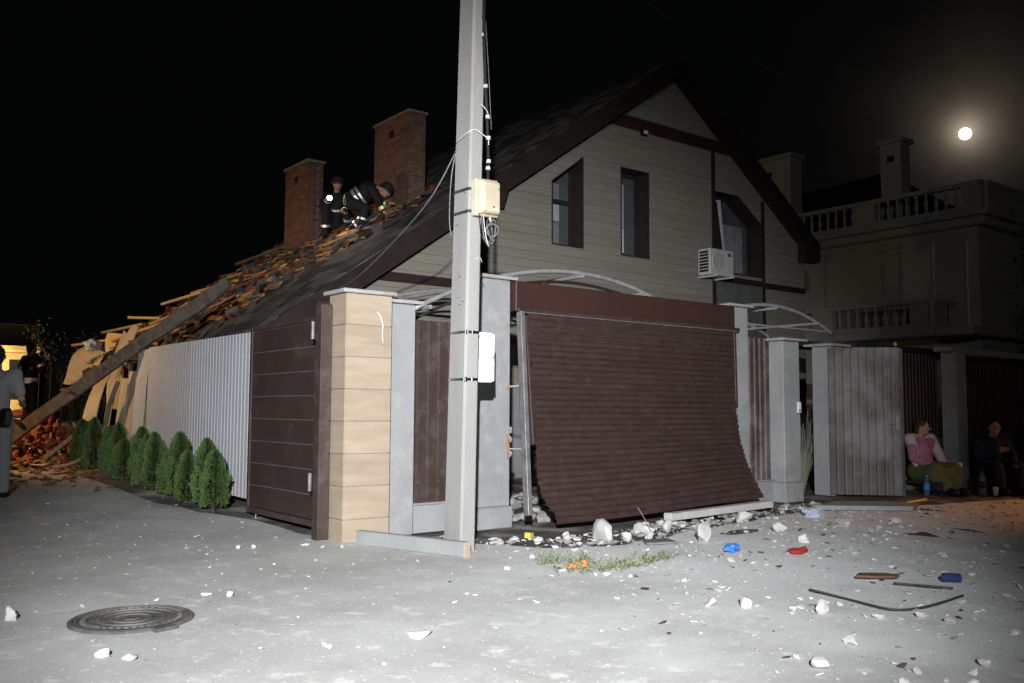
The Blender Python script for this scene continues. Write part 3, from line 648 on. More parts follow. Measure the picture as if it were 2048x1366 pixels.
# recessed windows
def ring(poly, poly2, ya, yb):
    m = MB(); n_ = len(poly)
    vs = [(x, ya, z) for x, z in poly]+[(x, ya, z) for x, z in poly2]+[(x, yb, z) for x, z in poly]+[(x, yb, z) for x, z in poly2]
    fs = []
    for i in range(n_):
        j = (i+1) % n_; fs += [(i, j, n_+j, n_+i), (2*n_+i, 3*n_+i, 3*n_+j, 2*n_+j), (i, 2*n_+i, 2*n_+j, j), (n_+i, n_+j, 3*n_+j, 3*n_+i)]
    return m.add(vs, fs)
def inset(poly, d):
    n_ = len(poly); out = []
    for i in range(n_):
        p, a, c = Vector(poly[i]), Vector(poly[i-1]), Vector(poly[(i+1) % n_]); e1_, e2_ = (p-a).normalized(), (c-p).normalized(); n1, n2 = Vector((-e1_.y, e1_.x)), Vector((-e2_.y, e2_.x)); h = (n1+n2); h = h/max(.45, h.dot(n1)); q = p+h*d; out.append((q.x, q.y))
    return out
for k, p in enumerate(ops):
    wnd = ring(inset(p, -.004), inset(p, .014), YF-.02, YF+.34).build('window', trim, hs)
    WLx = wnd
    ring(inset(p, .013), inset(p, .085), YF+.26, YF+.33).build('frame', trim, wnd)
    q = inset(p, .08); m = MB(); m.prism(q, YF+.292, YF+.298); m.build('pane', glass, wnd)
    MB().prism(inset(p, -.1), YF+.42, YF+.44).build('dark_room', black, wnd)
    x0, x1 = min(a for a, _ in p), max(a for a, _ in p); z0 = p[0][1]; z1 = max(b_ for _, b_ in p)
    if k == 0:
        MB().box(x0+.086, x1-.086, YF+.255, YF+.335, 4.72, 4.80).build('transom', trim, wnd)
        MB().box(x0+.09, x1-.30, YF+.28, YF+.290, 4.42, 4.71).build('blind', blind, wnd)
        MB().box(x0+.09, x1-.30, YF+.284, YF+.290, 4.04, 4.40).build('blind', mat('grey_net', (.22, .23, .24), .8), wnd)
        MB().box(x0+.09, x1-.30, YF+.284, YF+.290, 4.81, 5.08).build('blind', mat('grey_net', (.22, .23, .24), .8), wnd)
    if k == 1:
        MB().box(x0+.09, x1-.36, YF+.28, YF+.290, 4.52, 5.32).build('blind', blind, wnd)
        MB().box(x0+.22, x1-.36, YF+.28, YF+.290, 4.05, 4.50).build('blind', curt, wnd)
    if k == 2:
        MB().box(x0+.42, x0+.50, YF+.255, YF+.335, z0+.086, z1-.086).build('mullion', trim, wnd)
        MB().box(x0+.52, x1-.25, YF+.28, YF+.290, z0+.1, 4.95).build('blind', mat('violet_blind', (.28, .28, .33), .8), wnd)
        MB().prism([(x0+.06, 5.34), (x0+.24, 5.36), (x0+.38, 4.05), (x0+.33, 4.05)], YF+.05, YF+.062).build('curtain', curt, wnd)
        m = MB(); m.prism([(x0+.02, z0+.05), (x0+.30, z0+.05), (x0+.08, 5.3), (x0+.02, 5.3)], YF+.005, YF+.035); m.build('sash', trim, wnd)
MB().box(13.95, 14.045, YF-.035, YF-.014, 2.4, 6.38).build('trim_board', trim, hs)
MB().box(15.525, 15.61, YF-.035, YF-.014, 2.4, 5.5).build('trim_board', trim, hs)
b = MB(); b.prism([(10.97, 6.28), (14.70, 6.28), (14.40, 6.50), (11.27, 6.50)], YF-.07, YF-.036); b.build('collar_beam', trimr, hs)
MB().box(14.046, 15.524, YF-.034, YF-.0135, 3.70, 3.82).build('trim_board', trim, hs)
MB().box(15.611, 17.02, YF-.034, YF-.0135, 3.68, 3.80).build('trim_board', trim, hs)
MB().box(6.4, 8.9, YF-.034, YF-.0135, 3.02, 3.16).build('trim_board', trim, hs)
MB().box(14.046, 15.524, YF-.020, YF-.0132, 2.5, 3.695).build('spandrel_panel', mat('grey_green_panel', (.14, .15, .14), .7), hs)
b = MB(); b.box(11.90, 12.04, YF-.14, YF-.06, 6.20, 6.30); f_ = b.build('floodlight', black, hs, bevel=.01); MB().box(11.92, 12.02, YF-.150, YF-.1405, 6.215, 6.275).build('lens', whitebox, f_)
# roof: deck slabs, barge boards, tiles
def roof_slab(x0, x1, y0, y1, o0, o1, name, m, par):
    b = MB(); n_ = 1; vs = []
    for y in (y0, y1):
        for x in (x0, x1):
            for o_ in (o0, o1): vs.append((x, y, soff(x)+o_))
    b.add(vs, [(0, 1, 3, 2), (4, 6, 7, 5), (0, 4, 5, 1), (2, 3, 7, 6), (1, 5, 7, 3), (0, 2, 6, 4)]); return b.build(name, m, par)
XE = 4.35
rf = roof_slab(XE, XR, YB+.05, YE, .02, .27, 'roof', deckm, hs)
roof_slab(XR+.001, 17.25, YB+.05, YE, .02, .30, 'roof_slope', trim, hs)
for x0, x1 in ((XE-.05, XR), (XR+.001, 17.28)):
    b = MB(); b.prism([(x0, soff(x0)), (x1, soff(x1)), (x1, soff(x1)+RT_+.02), (x0, soff(x0)+RT_+.02)], YB, YB+.045); b.build('barge_board', trim, hs)
b = MB(); b.prism([(8.42, soff(8.42)-.10), (8.62, soff(8.42)-.10), (8.72, soff(8.72)-.002), (8.42, soff(8.42)-.002)], YB+.002, YF-.04); b.build('purlin_end', trim, hs)
b = MB(); b.prism([(16.75, soff(17.15)-.14), (17.2, soff(17.15)-.14), (17.28, soff(17.28)-.002), (16.75, soff(16.75)-.002)], YB+.002, YF-.04); b.build('purlin_end', trim, hs)
ang = math.atan(SL); ca = math.cos(ang); ex = .30; rot0 = Euler((0, -ang, 0)).to_matrix().to_4x4()
def tile_mesh(m, kx, ky, seed, curvy=0):
    b = MB(); rnd = random.Random(seed)
    q = [(-kx/2, -ky/2), (kx/2, -ky/2), (kx/2, ky/2), (-kx/2, ky/2)]
    q = [(x+rnd.uniform(-.012, .012), y+rnd.uniform(-.006, .006)) for x, y in q]
    b.prism(q, -.014, .016, 'Z'); return b.mesh('tile', m, bevel=.004, center=False)[0]
rooft2 = mat('charcoal_roof_tile_pale', (.13, .13, .132), .85, (.08, .08, .082), 3.5, bump=.4, bscale=40, rand=.3, stretch=(1, .35, 1))
rooft3 = mat('charcoal_roof_tile_dark', (.026, .026, .028), .85, (.05, .05, .05), 3.5, bump=.4, bscale=40, rand=.3, stretch=(1, .35, 1))
tm = [tile_mesh(q_, .40, .318, i) for i, q_ in enumerate((rooft, rooft, rooft2, rooft3, rooft3))]
sh_ = [tile_mesh(terr, .15, .13, 20+i) for i in range(2)]+[tile_mesh(terr, .10, .22, 23), tile_mesh(deckm, .2, .16, 24)]+[tile_mesh(rooft, .22, .16, 30+i) for i in range(3)]+[tile_mesh(deckm, .12, .3, 35)]
bat = MB().box(-.02, .02, -.45, .45, -.018, .018).mesh('batten', wood, center=False)[0]
bat2 = MB().box(-.045, .045, -.35, .35, -.012, .012).mesh('batten', wood, center=False)[0]
tiles = []; battens = []; shards = []
def damage(x, y):
    d = sm(13.1, 14.6, y+.9*noise.noise(Vector((x*.9, y*.5, 2))))*sm(9.9, 8.6, x+.5*noise.noise(Vector((y, x, 0)))-.12*(y-14))
    return d*(.35+.65*sm(5.2, 6.0, x+.22*(y-13.5)))
def rpos(x, y, off=.0): return Vector((x, y, soff(x)+.30+off))
nrow = int((XR-XE)/(ex*ca))
for i in range(nrow):
    x = XE+.1+(i+.5)*ex*ca
    y = YB+.02+.15*(i % 2)
    while y < YE+.05:
        d = damage(x, y); r = random.random()
        if r > d*1.15:
            k = d*1.2+.07
            M = Matrix.Translation(rpos(x, y+.15, .016+random.uniform(0, .03)*k+.006*noise.noise(Vector((x*5, y*3, 0))))) @ rot0 @ Euler((random.gauss(0, .05)*k*2, -.075+random.gauss(0, .06)*k*2, random.gauss(0, .12)*k*2)).to_matrix().to_4x4()
            tiles.append((random.choice(tm), M))
        elif random.random() < .85:
            for _ in range(random.choice((1, 2, 2))):
                M = Matrix.Translation(rpos(x+random.uniform(-.15, .15), y+random.uniform(-.15, .15), random.uniform(.02, .10))) @ rot0 @ Euler((random.gauss(0, .4), random.gauss(0, .35), random.uniform(0, 6))).to_matrix().to_4x4()
                shards.append((random.choice(sh_), M))
        if d > .35 and random.random() < .5:
            M = Matrix.Translation(rpos(x, y+.2, .02+random.uniform(0, .07))) @ rot0 @ Euler((random.gauss(0, .06), random.gauss(0, .2), random.gauss(0, .10))).to_matrix().to_4x4()
            battens.append((random.choice((bat, bat2)), M))
        y += .30
pieces('roof_tile', rf, tiles); pieces('batten', rf, battens); pieces('tile_shard', rf, shards)
# splintered rafters and boards sticking out of the blasted far end
sticks = [((5.0, 19.3, 2.55), (4.35, 20.25, 2.43), woodp), ((5.55, 19.6, 2.9), (5.0, 20.6, 2.75), woodp), ((5.6, 18.6, 2.95), (5.15, 19.2, 2.98), woodp), ((6.3, 18.3, 3.5), (5.75, 19.05, 3.28), woodp), ((6.9, 17.5, 3.75), (6.2, 18.6, 3.5), wood), ((7.6, 17.9, 4.15), (7.1, 19.0, 3.95), wood), ((5.4, 17.2, 2.8), (4.7, 18.6, 2.45), wood), ((8.3, 18.2, 4.75), (7.6, 19.9, 4.4), beamm), ((6.0, 16.5, 3.2), (5.2, 17.9, 2.75), wood)]
for a, b_, m in sticks:
    q = MB(); q.bar(a, b_, .10, .05); q.build('broken_rafter', m, rf, bevel=.006)
for k in range(22):
    x = random.uniform(5.2, 9.2); y = random.uniform(14, 19.5); a = random.gauss(1.45, .35); l = random.uniform(.35, .9)
    p = rpos(x, y, random.uniform(.06, .16)); d_ = Vector((math.cos(a)*ca, math.sin(a), math.cos(a)*SL*ca+random.gauss(0, .08))).normalized()*l/2
    q = MB(); q.bar(p-d_, p+d_, random.uniform(.06, .14), .022, up=(-SL, 0, 1)); q.build('broken_board', random.choice((wood, wood, woodp, beamm, deckm)), rf)
# crumpled sheets at the far eave
for k, (x, y, m) in enumerate([(4.6, 18.4, fencet), (4.75, 18.9, woodp), (4.35, 19.3, fencet)]):
    M = TRS((x, y, soff(x)+.35), (random.uniform(-.5, .5), -.9+random.uniform(-.3, .3), random.uniform(-.6, .6)))
    MB().sheet(lambda u, v: M @ Vector(((u-.5)*.8, (v-.5)*.6, .12*math.sin(u*4+v*3+k))), 6, 6, (.01, 0, .01)).build('torn_sheet', m, rf)
# chimneys
def chimney(label, x0, x1, y0, y1, zb, zt, limit):
    t = thing('brick_chimney', label, 'chimney', ((x0+x1)/2, (y0+y1)/2, zb), 'brick chimneys of the damaged house')
    MB().box(x0+.012, x1-.012, y0+.012, y1-.012, zb-.3, zt-.01).build('mortar_core', mortar, t)
    lst = []; bh = .072; cache = {}
    def bm_(l, along):
        key = (round(l, 3), along)
        if key not in cache:
            h = .0325; q = MB(); (q.box(-.05, .05, -l/2, l/2, -h, h) if along == 'Y' else q.box(-l/2, l/2, -.05, .05, -h, h)); cache[key] = q.mesh('brick', brickm, bevel=.003, center=False)[0]
        return cache[key]
    nz = int((zt-zb+.25)/bh)
    for i in range(nz):
        zc = zt-.04-i*bh; off = .125*(i % 2); j = .004
        def run(a, b_, along, fixed):
            u = a-off
            while u < b_-.01:
                s_, e_ = max(a, u), min(b_, u+.24)
                if e_-s_ > .03:
                    c = (s_+e_)/2; l = e_-s_-.008; f = fixed+random.uniform(-j, j)
                    lst.append((bm_(l, along), Matrix.Translation((f, c, zc) if along == 'Y' else (c, f, zc))))
                u += .25
        run(y0+.001, y1-.001, 'Y', x0+.05); run(x0+.102, x1-.102, 'X', y0+.05)
        run(y0+.001, y1-.001, 'Y', x1-.05); run(x0+.102, x1-.102, 'X', y1-.05)
    pieces('brick', t, lst, limit)
    b = MB(); b.box(x0-.03, x1+.03, y0-.03, y1+.03, zt+.001, zt+.05); b.build('crown', mortar, t)
    b = MB(); zc = zt-.28; b.box(x0-.004, x0+.05, (y0+y1)/2-.08, (y0+y1)/2+.08, zc-.07, zc+.07); b.build('vent_hole', black, t)
    return t
chimney('wide red brick chimney on the roof right behind the crouching crew', 8.62, 8.98, 14.15, 15.45, 4.75, 6.66, 300)
chimney('dim narrower brick chimney farther left on the roof', 7.95, 8.30, 17.0, 18.1, 4.4, 6.22, 300)
# AC unit
ac_ = thing('air_conditioner', 'white outdoor air conditioner unit on brackets under the right gable window', 'air conditioner', (13.7, 11.32, 3.7))
MB().box(13.42, 14.12, YF-.40, YF-.10, 3.73, 4.24).build('casing', acw, ac_, bevel=.015)
b = MB()
for i in range(7):
    MB().box(13.408, 13.419, YF-.36, YF-.15, 3.79+i*.06, 3.83+i*.06).build('side_grille', black, ac_)
b.lathe([(.20, 0), (.20, .012), (.185, .012), (.185, .004)], 24, (13.68, YF-.401, 3.985), axis=(0, -1, 0)); b.build('fan_ring', acw, ac_, smooth=False)
for i in range(6): MB().lathe([(.03+.026*i+.004, 0), (.03+.026*i+.004, .006), (.03+.026*i, .006), (.03+.026*i, 0)], 20, (13.68, YF-.403, 3.985), axis=(0, -1, 0)).build('fan_grille', edge, ac_)
MB().box(13.94, 14.04, YF-.412, YF-.4005, 4.12, 4.18).build('badge', edge, ac_)
for x in (13.50, 13.98): MB().box(x, x+.035, YF-.50, YF-.022, 3.695, 3.725).build('bracket', acw, ac_)

# leaning beam torn off the roof
lb = thing('leaning_beam', 'long dark board torn off the roof leaning over the fence to the ground', 'beam', (3.4, 14.2, 0))
A, B_ = Vector((2.45, 16.3, .50)), Vector((4.70, 12.55, 2.92)); b = MB(); vs = []; nseg = 16; dv = (B_-A).normalized(); sv_ = dv.cross(V_UP).normalized(); uv = sv_.cross(dv)
for i in range(nseg+1):
    t_ = i/nseg; p = A.lerp(B_, t_)+uv*(.035*math.sin(t_*PI)+.02*noise.noise(Vector((t_*7, 2, 0)))); hw = .10+.022*noise.noise(Vector((t_*11, 5, 0)))-.05*(t_ > .97); hw2 = .10+.022*noise.noise(Vector((t_*13, 9, 0)))
    vs += [p-sv_*.03-uv*hw, p+sv_*.03-uv*hw, p+sv_*.03+uv*hw2, p-sv_*.03+uv*hw2]
b.add(vs, [(i*4+k, i*4+(k+1) % 4, i*4+4+(k+1) % 4, i*4+4+k) for i in range(nseg) for k in range(4)]+[(3, 2, 1, 0), tuple(nseg*4+k for k in range(4))]); b.build('board', beamm, lb)
b = MB(); b.bar(A+Vector((.02, .12, .06)), A.lerp(B_, .62)+Vector((.05, .12, .10)), .05, .12); b.build('batten', beamm, lb, bevel=.008)
for t_ in (.12, .33, .47, .62): 
    b = MB(); p = A.lerp(B_, t_)+Vector((0, 0, .12)); b.ell(p, (.12, .08, .035), 7, jit=.6, seed=t_*30); b.build('wood_scrap', wood, lb)
# hose hanging from the fence
o = cable('drain_hose', 'thick grey-brown hose curling from the fence onto the lane', [(3.80, 14.62, 1.55), (3.72, 14.75, 1.2), (3.68, 14.85, .85), (3.50, 14.9, .48), (3.3, 15.2, .28), (3.05, 15.8, .21), (2.9, 16.2, .22)], .035, mat('hose', (.17, .14, .11), .7), 8, cat='hose')

# ================================================================== neighbour's house on the right
nb = thing('neighbour_house', 'large pale rendered house with balustraded balcony and terrace on the right', 'house', (31, 18, 0))
NX, NY = 26.4, 11.9
MB().box(NX+.3, 38, NY+.3, 32, 0, 6.55).build('wall', nbw, nb)
MB().box(NX, 38.3, NY, 32.3, 6.551, 6.80).build('cornice', nbw, nb, bevel=.04)
MB().box(NX-.18, 38.5, NY-.18, 32.5, 6.801, 6.98).build('terrace_slab', nbw, nb, bevel=.03)
b = MB(); b.add([(28.4, 14, 7.0), (37, 14, 7.0), (37, 30, 7.0), (28.4, 30, 7.0), (32, 18, 10.2), (33, 26, 10.2)], [(0, 1, 4), (1, 2, 5, 4), (2, 3, 5), (3, 0, 4, 5), (0, 3, 2, 1)]); b.build('hip_roof', nbroof, nb)
balm = MB().lathe([(.055, 0), (.055, .06), (.03, .08), (.042, .14), (.065, .24), (.05, .36), (.028, .46), (.035, .50), (.05, .52), (.05, .58)], 10).mesh('baluster', nbw, center=False, smooth=False)[0]
def balustrade(x0, y0, x1, y1, z, solid, n_, name='balustrade'):
    """rails, solid panels and the balusters between; solid = list of (t0, t1) along the run"""
    a, b_ = Vector((x0, y0, z)), Vector((x1, y1, z)); m = MB()
    m.bar(a+Vector((0, 0, .055)), b_+Vector((0, 0, .055)), .20, .11); m.bar(a+Vector((0, 0, .765)), b_+Vector((0, 0, .765)), .24, .13)
    root = m.build(name, nbw, nb)
    m = MB()
    for t0, t1 in solid: MB().bar(a.lerp(b_, t0)+Vector((0, 0, .405)), a.lerp(b_, t1)+Vector((0, 0, .405)), .18, .588).build('solid_panel', nbw, root)
    L_ = (b_-a).length; k = int(L_/.30)
    for i in range(k):
        t_ = (i+.5)/k
        if any(t0-.004 < t_ < t1+.004 for t0, t1 in solid): continue
        place('baluster', balm, a.lerp(b_, t_)+Vector((0, 0, .115)), root)
    return root
BX, BY = 25.3, 13.0
balustrade(NX, NY, NX, 27, 6.985, [(0, .038), (.217, .263), (.50, .55), (.76, .81)], 0)
balustrade(NX+.13, NY, 33, NY, 6.985, [(0, .5)], 0)
MB().box(BX-.15, NX+.29, BY-.15, 24, 3.30, 3.56).build('balcony_slab', nbw, nb, bevel=.03)
MB().box(NX+.31, 30, BY-.15, NY+.29, 3.30, 3.56) if False else None
MB().box(BX, 30, BY-1.2, BY-.151, 3.30, 3.55).build('balcony_slab', nbw, nb, bevel=.03)
balustrade(BX, BY, BX, 23.5, 3.562, [(0, .052), (.29, .36), (.72, 1)], 0)
balustrade(BX+.1, BY-.02, 30, BY-.02, 3.562, [(0, .13), (.62, 1)], 0)
for y in (13.2, 14.2): MB().lathe([(.045, 0), (.045, 2.6)], 8, (NX+.2, y-.7, 3.57)).build('downpipe', whitebox, nb)
for y in (14.6, 17.2):
    MB().box(NX+.18, NX+.298, y, y+.5, 3.57, 6.2).build('pilaster', nbw, nb); MB().box(NX+.12, NX+.297, y-.08, y+.58, 6.201, 6.36).build('pilaster_cap', nbw, nb, bevel=.02)
wn_ = MB(); wn_.box(NX+.2, NX+.298, 19.3, 20.9, 3.57, 5.2); wn_ = wn_.build('window', whitebox, nb)
MB().box(NX+.17, NX+.199, 19.5, 20.7, 3.8, 4.75).build('pane', glass, wn_); MB().box(NX+.17, NX+.199, 19.5, 20.7, 4.85, 5.03).build('pane', glass, wn_)
for y in (19.9, 20.3): MB().box(NX+.15, NX+.169, y, y+.03, 3.8, 4.75).build('glazing_bar', whitebox, wn_)
for z in (4.1, 4.42): MB().box(NX+.152, NX+.168, 19.5, 20.7, z, z+.03).build('glazing_bar', whitebox, wn_)
MB().box(NX+.1, NX+.298, 19.1, 21.1, 5.21, 5.34).build('window_head', whitebox, nb)
def nchim(x0, x1, y0, y1, z0, z1):
    c = MB().box(x0, x1, y0, y1, z0, z1-.001).build('chimney', nbw, nb); MB().box(x0-.12, x1+.12, y0-.12, y1+.12, z1, z1+.14).build('chimney_cap', nbw, c, bevel=.03)
    MB().box(x0-.004, x0+.05, (y0+y1)/2-.12, (y0+y1)/2+.12, z1-.6, z1-.4).build('vent_hole', black, c)
nchim(27.2, 27.75, 14.75, 15.45, 6.99, 9.75); nchim(27.0, 27.65, 18.7, 20.5, 6.99, 10.1)
# street gates of the neighbour: column, lintel, dark sheet gates
gc = thing('gate_column', 'plain grey plastered column between the dark gates of the neighbour', 'column', (13.55, 6.85, 0))
MB().box(13.62, 13.95, 6.62, 6.85, 0, 2.06).build('shaft', plaster, gc, bevel=.01); MB().box(13.45, 13.955, 6.60, 6.87, 2.061, 2.13).build('head', plaster, gc, bevel=.01)
lt = MB().box(13.96, 18.5, 6.62, 6.84, 2.03, 2.13).build('gate_lintel', plaster, None, bevel=.01); tag(lt, 'long grey lintel beam over the dark garage gate at far right', 'lintel')
dg = thing('sheet_gate', 'dark brown ribbed gate behind the seated woman', 'gate', (12.5, 7.1, 0), 'dark gates of the neighbour')
for i in range(3): corr(11.62+i*.8, 12.415+i*.8, .22, 2.04, 7.12, .10, .014).build('sheet', dgate, dg)
MB().box(11.62, 14.0, 7.0, 7.3, 0, .20).build('plinth', plaster, dg, bevel=.01)
dg = thing('sheet_gate', 'dark brown garage gate under the long lintel at far right', 'gate', (16, 7.0, 0), 'dark gates of the neighbour')
for i in range(4): corr(13.98+i*1.15, 15.12+i*1.15, .12, 2.025, 6.88, .10, .014).build('sheet', dgate, dg)
ev = thing('porch_roof', 'dark sloping porch roof edge behind the neighbour gates', 'porch roof', (16, 8.6, 0))
b = MB(); b.prism([(7.45, 2.10), (9.6, 2.26), (9.6, 2.34), (7.45, 2.18)], 12.3, 20, 'X'); b.build('roof_sheet', nbroof, ev)
for x in (12.5, 16, 19.6):
    MB().box(x, x+.12, 7.6, 7.72, 0, 2.11).build('post', trim, ev); MB().box(x, x+.12, 9.4, 9.52, 0, 2.24).build('post', trim, ev)
MB().box(13.52, 13.55, 7.50, 7.53, 2.0, 2.24).build('pipe_stub', whitebox, ev)

# ================================================================== vegetation
def leaf_cloud(b, pts, size, rnd, flat=False, up=0.):
    for p in pts:
        d = Vector((rnd.gauss(0, 1), rnd.gauss(0, 1), rnd.gauss(0, 1)+up)).normalized(); e = d.orthogonal().normalized(); e = Matrix.Rotation(rnd.uniform(0, 6.3), 3, d) @ e; s_ = size*rnd.uniform(.6, 1.3)
        b.add([p, p+d*s_*.5+e*s_*.22, p+d*s_, p+d*s_*.5-e*s_*.22], [(0, 1, 2, 3)])
def thuja_mesh(seed):
    rnd = random.Random(seed); b = MB()
    for _ in range(3000):
        t_ = rnd.random()**.8; a = rnd.uniform(0, 2*PI); prof = max(0, 1-t_**2.4)**.62*(.80+.2*min(1, t_*4))
        r = .185*prof*(1+.16*math.sin(a*3+seed)+.12*math.sin(t_*14+a*2))*rnd.uniform(.62, 1.02)
        p = Vector((r*math.cos(a), r*math.sin(a), .06+t_*.74))
        d = Vector((math.cos(a)*.55+rnd.gauss(0, .3), math.sin(a)*.55+rnd.gauss(0, .3), 1+rnd.gauss(0, .35))).normalized(); e = d.cross(Vector((math.cos(a+1.2), math.sin(a+1.2), rnd.gauss(0, .4)))).normalized(); s_ = rnd.uniform(.03, .06)
        b.add([p, p+d*s_*.5+e*s_*.26, p+d*s_, p+d*s_*.5-e*s_*.26], [(0, 1, 2, 3)])
    return b.mesh('foliage', thuja, center=False, fix=False)[0]
tms = [thuja_mesh(i) for i in range(4)]; stem_me = MB().tube([(0, 0, -.05), (.01, 0, .3), (0, .01, .62)], [.018, .014, .006], 6).mesh('stem', bark, center=False)[0]
ty = [9.78, 10.16, 10.52, 10.95, 11.32, 11.78, 12.22, 12.62, 13.12, 13.6, 14.15, 14.75, 15.3, 15.9]
ordn = ['the one touching the brown gate leaf', 'second from the brown gate leaf', 'third from the brown gate leaf', 'fourth from the brown gate leaf', 'fifth from the brown gate leaf', 'sixth from the brown gate leaf', 'seventh from the brown gate leaf', 'eighth from the brown gate leaf', 'ninth from the brown gate leaf', 'tenth from the brown gate leaf', 'eleventh from the brown gate leaf', 'twelfth from the brown gate leaf', 'second to last at the torn end', 'last one at the torn end']
for i, y in enumerate(ty):
    x = 3.56+.05*math.sin(i*2.1); t_ = thing('thuja_shrub', 'small green thuja shrub in the fence row, '+ordn[i], 'shrub', (x, y, gz(x, y)+.0), 'thuja shrubs along the fence')
    k = [.80, .93, .74, .97, .70, .92, .84, .95, .72, .96, .88, 1.0, .9, .92][i]
    for me in (random.choice(tms), stem_me):
        o = place('foliage' if me is not stem_me else 'stem', me, (x, y, gz(x, y)), t_); o.scale = (.82*random.uniform(.9, 1.1), .82*random.uniform(.9, 1.1), k); o.rotation_euler = (0, 0, random.uniform(0, 6))
# weeds in the joint of the paving
wxy = [(4.45, 5.22, .10), (4.62, 5.02, .13), (4.42, 4.86, .11), (4.60, 4.76, .10), (4.86, 4.78, .07), (5.12, 4.86, .06), (5.35, 4.92, .05)]
wl = ['leftmost tuft of weeds in the paving joint', 'tall tuft of weeds behind the orange scrap', 'tuft of weeds just left of the orange scrap', 'tuft of weeds just in front of the orange scrap', 'low tuft of weeds right of the orange scrap', 'thin low weeds midway along the paving joint', 'rightmost thin weeds in the paving joint']
for k, (x, y, h) in enumerate(wxy):
    rnd = random.Random(k+50); b = MB()
    for _ in range(34):
        a = rnd.uniform(0, 6.3); r = abs(rnd.gauss(0, .085)); p = Vector((x+r*math.cos(a)*1.5, y+r*math.sin(a)*.7, rz(x, y))); q = p+Vector((rnd.gauss(0, .03), rnd.gauss(0, .03), h*rnd.uniform(.3, 1)))
        b.tube([p, (p+q)/2+Vector((rnd.gauss(0, .008), 0, 0)), q], [.0025, .002, .001], 3)
        leaf_cloud(b, [p.lerp(q, t_) for t_ in (.4, .6, .8, 1)], .024, rnd, up=.6)
    tag(b.build('weed_tuft', grass_m, None, fix=False), wl[k], 'weeds', 'weed tufts in the paving joint', 'stuff')
# yucca-like dry plant seen through the open wicket
for k, (x, y, h) in enumerate([(11.32, 7.72, .80), (11.62, 7.95, .95)]):
    t_ = thing('yard_plant', ['spiky pale plant just inside the open wicket gateway', 'taller dry-stemmed plant behind the spiky one in the gateway'][k], 'plant', (x, y, 0)); rnd = random.Random(k+3); b = MB(); s_ = MB()
    for _ in range(90):
        a = rnd.uniform(0, 6.3); l = h*rnd.uniform(.45, .9); sp = rnd.uniform(.1, .42); p = Vector((x, y, .02)); q = p+Vector((math.cos(a)*sp*l*.5, math.sin(a)*sp*l*.5, l*.6)); e = p+Vector((math.cos(a)*sp*l*1.2, math.sin(a)*sp*l*1.2, l)); n_ = Vector((-math.sin(a), math.cos(a), 0))*.018
        b.add([p-n_, p+n_, q+n_, q-n_, e], [(0, 1, 2, 3), (3, 2, 4)])
    for _ in range(16): a = rnd.uniform(0, 6.3); s_.tube([(x, y, 0), (x+.12*math.cos(a), y+.12*math.sin(a), h*.7), (x+.2*math.cos(a), y+.2*math.sin(a), h*rnd.uniform(1, 1.3))], .006, 4)
    b.build('leaves', drym, t_, fix=False); s_.build('stalks', drym, t_)
# bare tangle of bushes at far left, dark tree at far right
def twiggy(label, x, y, z, h, sp, n_, seed, leaf=None, nl=0):
    t_ = thing('bare_bush', label, 'bush', (x, y, z), 'bushes behind the rubble'); rnd = random.Random(seed); b = MB(); lf = MB(); tips = []
    def grow(p, d, l, r, lev):
        q = p+d*l; b.tube([p, p.lerp(q, .5)+Vector((rnd.gauss(0, .05)*l, rnd.gauss(0, .05)*l, 0)), q], [r, r*.8, r*.55], 5 if lev < 2 else 3)
        tips.append(q)
        if lev < 3:
            for _ in range(rnd.choice((2, 3, 3))): grow(p.lerp(q, rnd.uniform(.5, 1)), (d+Vector((rnd.gauss(0, .5), rnd.gauss(0, .5), rnd.gauss(.1, .3)))).normalized(), l*rnd.uniform(.5, .75), r*.55, lev+1)
    for _ in range(n_): grow(Vector((x+rnd.gauss(0, sp*.4), y+rnd.gauss(0, sp*.4), z-.05)), Vector((rnd.gauss(0, .3), rnd.gauss(0, .3), 1)).normalized(), h*rnd.uniform(.35, .5), .02, 0)
    b.build('branches', twig, t_, fix=False)
    if leaf: 
        leaf_cloud(lf, [rnd.choice(tips)+Vector((rnd.gauss(0, .08), rnd.gauss(0, .08), rnd.gauss(0, .08))) for _ in range(nl)], .09, rnd); lf.build('leaves', leaf, t_, fix=False)
twiggy('bare tangled bush right behind the man in the reflective jacket', 5.0, 24.2, .3, 2.3, .5, 9, 1, drym, 260)
twiggy('bare bush between the reflective jacket and the broken roof', 5.6, 23.2, .3, 2.2, .5, 9, 2, drym, 260)
twiggy('taller dim bush in front of the dark building at far left', 5.9, 26.5, .3, 3.6, .7, 9, 4, dkleaf, 1500)
tr = thing('dark_tree', 'dark leafy tree at the right edge beside the neighbour house', 'tree', (27.2, 9.6, 0)); rnd = random.Random(9); b = MB(); b.tube([(27.2, 9.6, 0), (27.25, 9.6, 2), (27.2, 9.65, 4.5), (27.15, 9.6, 6.4)], [.22, .17, .1, .03], 8)
cl_ = []
for _ in range(46):
    a = rnd.uniform(0, 6.3); z = rnd.uniform(1.8, 6.8); r = (1.55*(1-((z-3.6)/3.8)**2)**.5 if abs(z-3.6) < 3.8 else .2)*rnd.uniform(.4, 1); c = Vector((27.2+r*math.cos(a), 9.6+r*math.sin(a), z)); cl_.append(c); b.tube([(27.2, 9.6, max(1.2, z-.8)), Vector((27.2, 9.6, z-.3)).lerp(c, .5), c], [.05, .03, .01], 5)
b.build('trunk', bark, tr, fix=False); lf = MB(); leaf_cloud(lf, [c+Vector((rnd.gauss(0, .3), rnd.gauss(0, .3), rnd.gauss(0, .28))) for c in cl_ for _ in range(160)], .17, rnd); lf.build('crown', dkleaf, tr, fix=False)

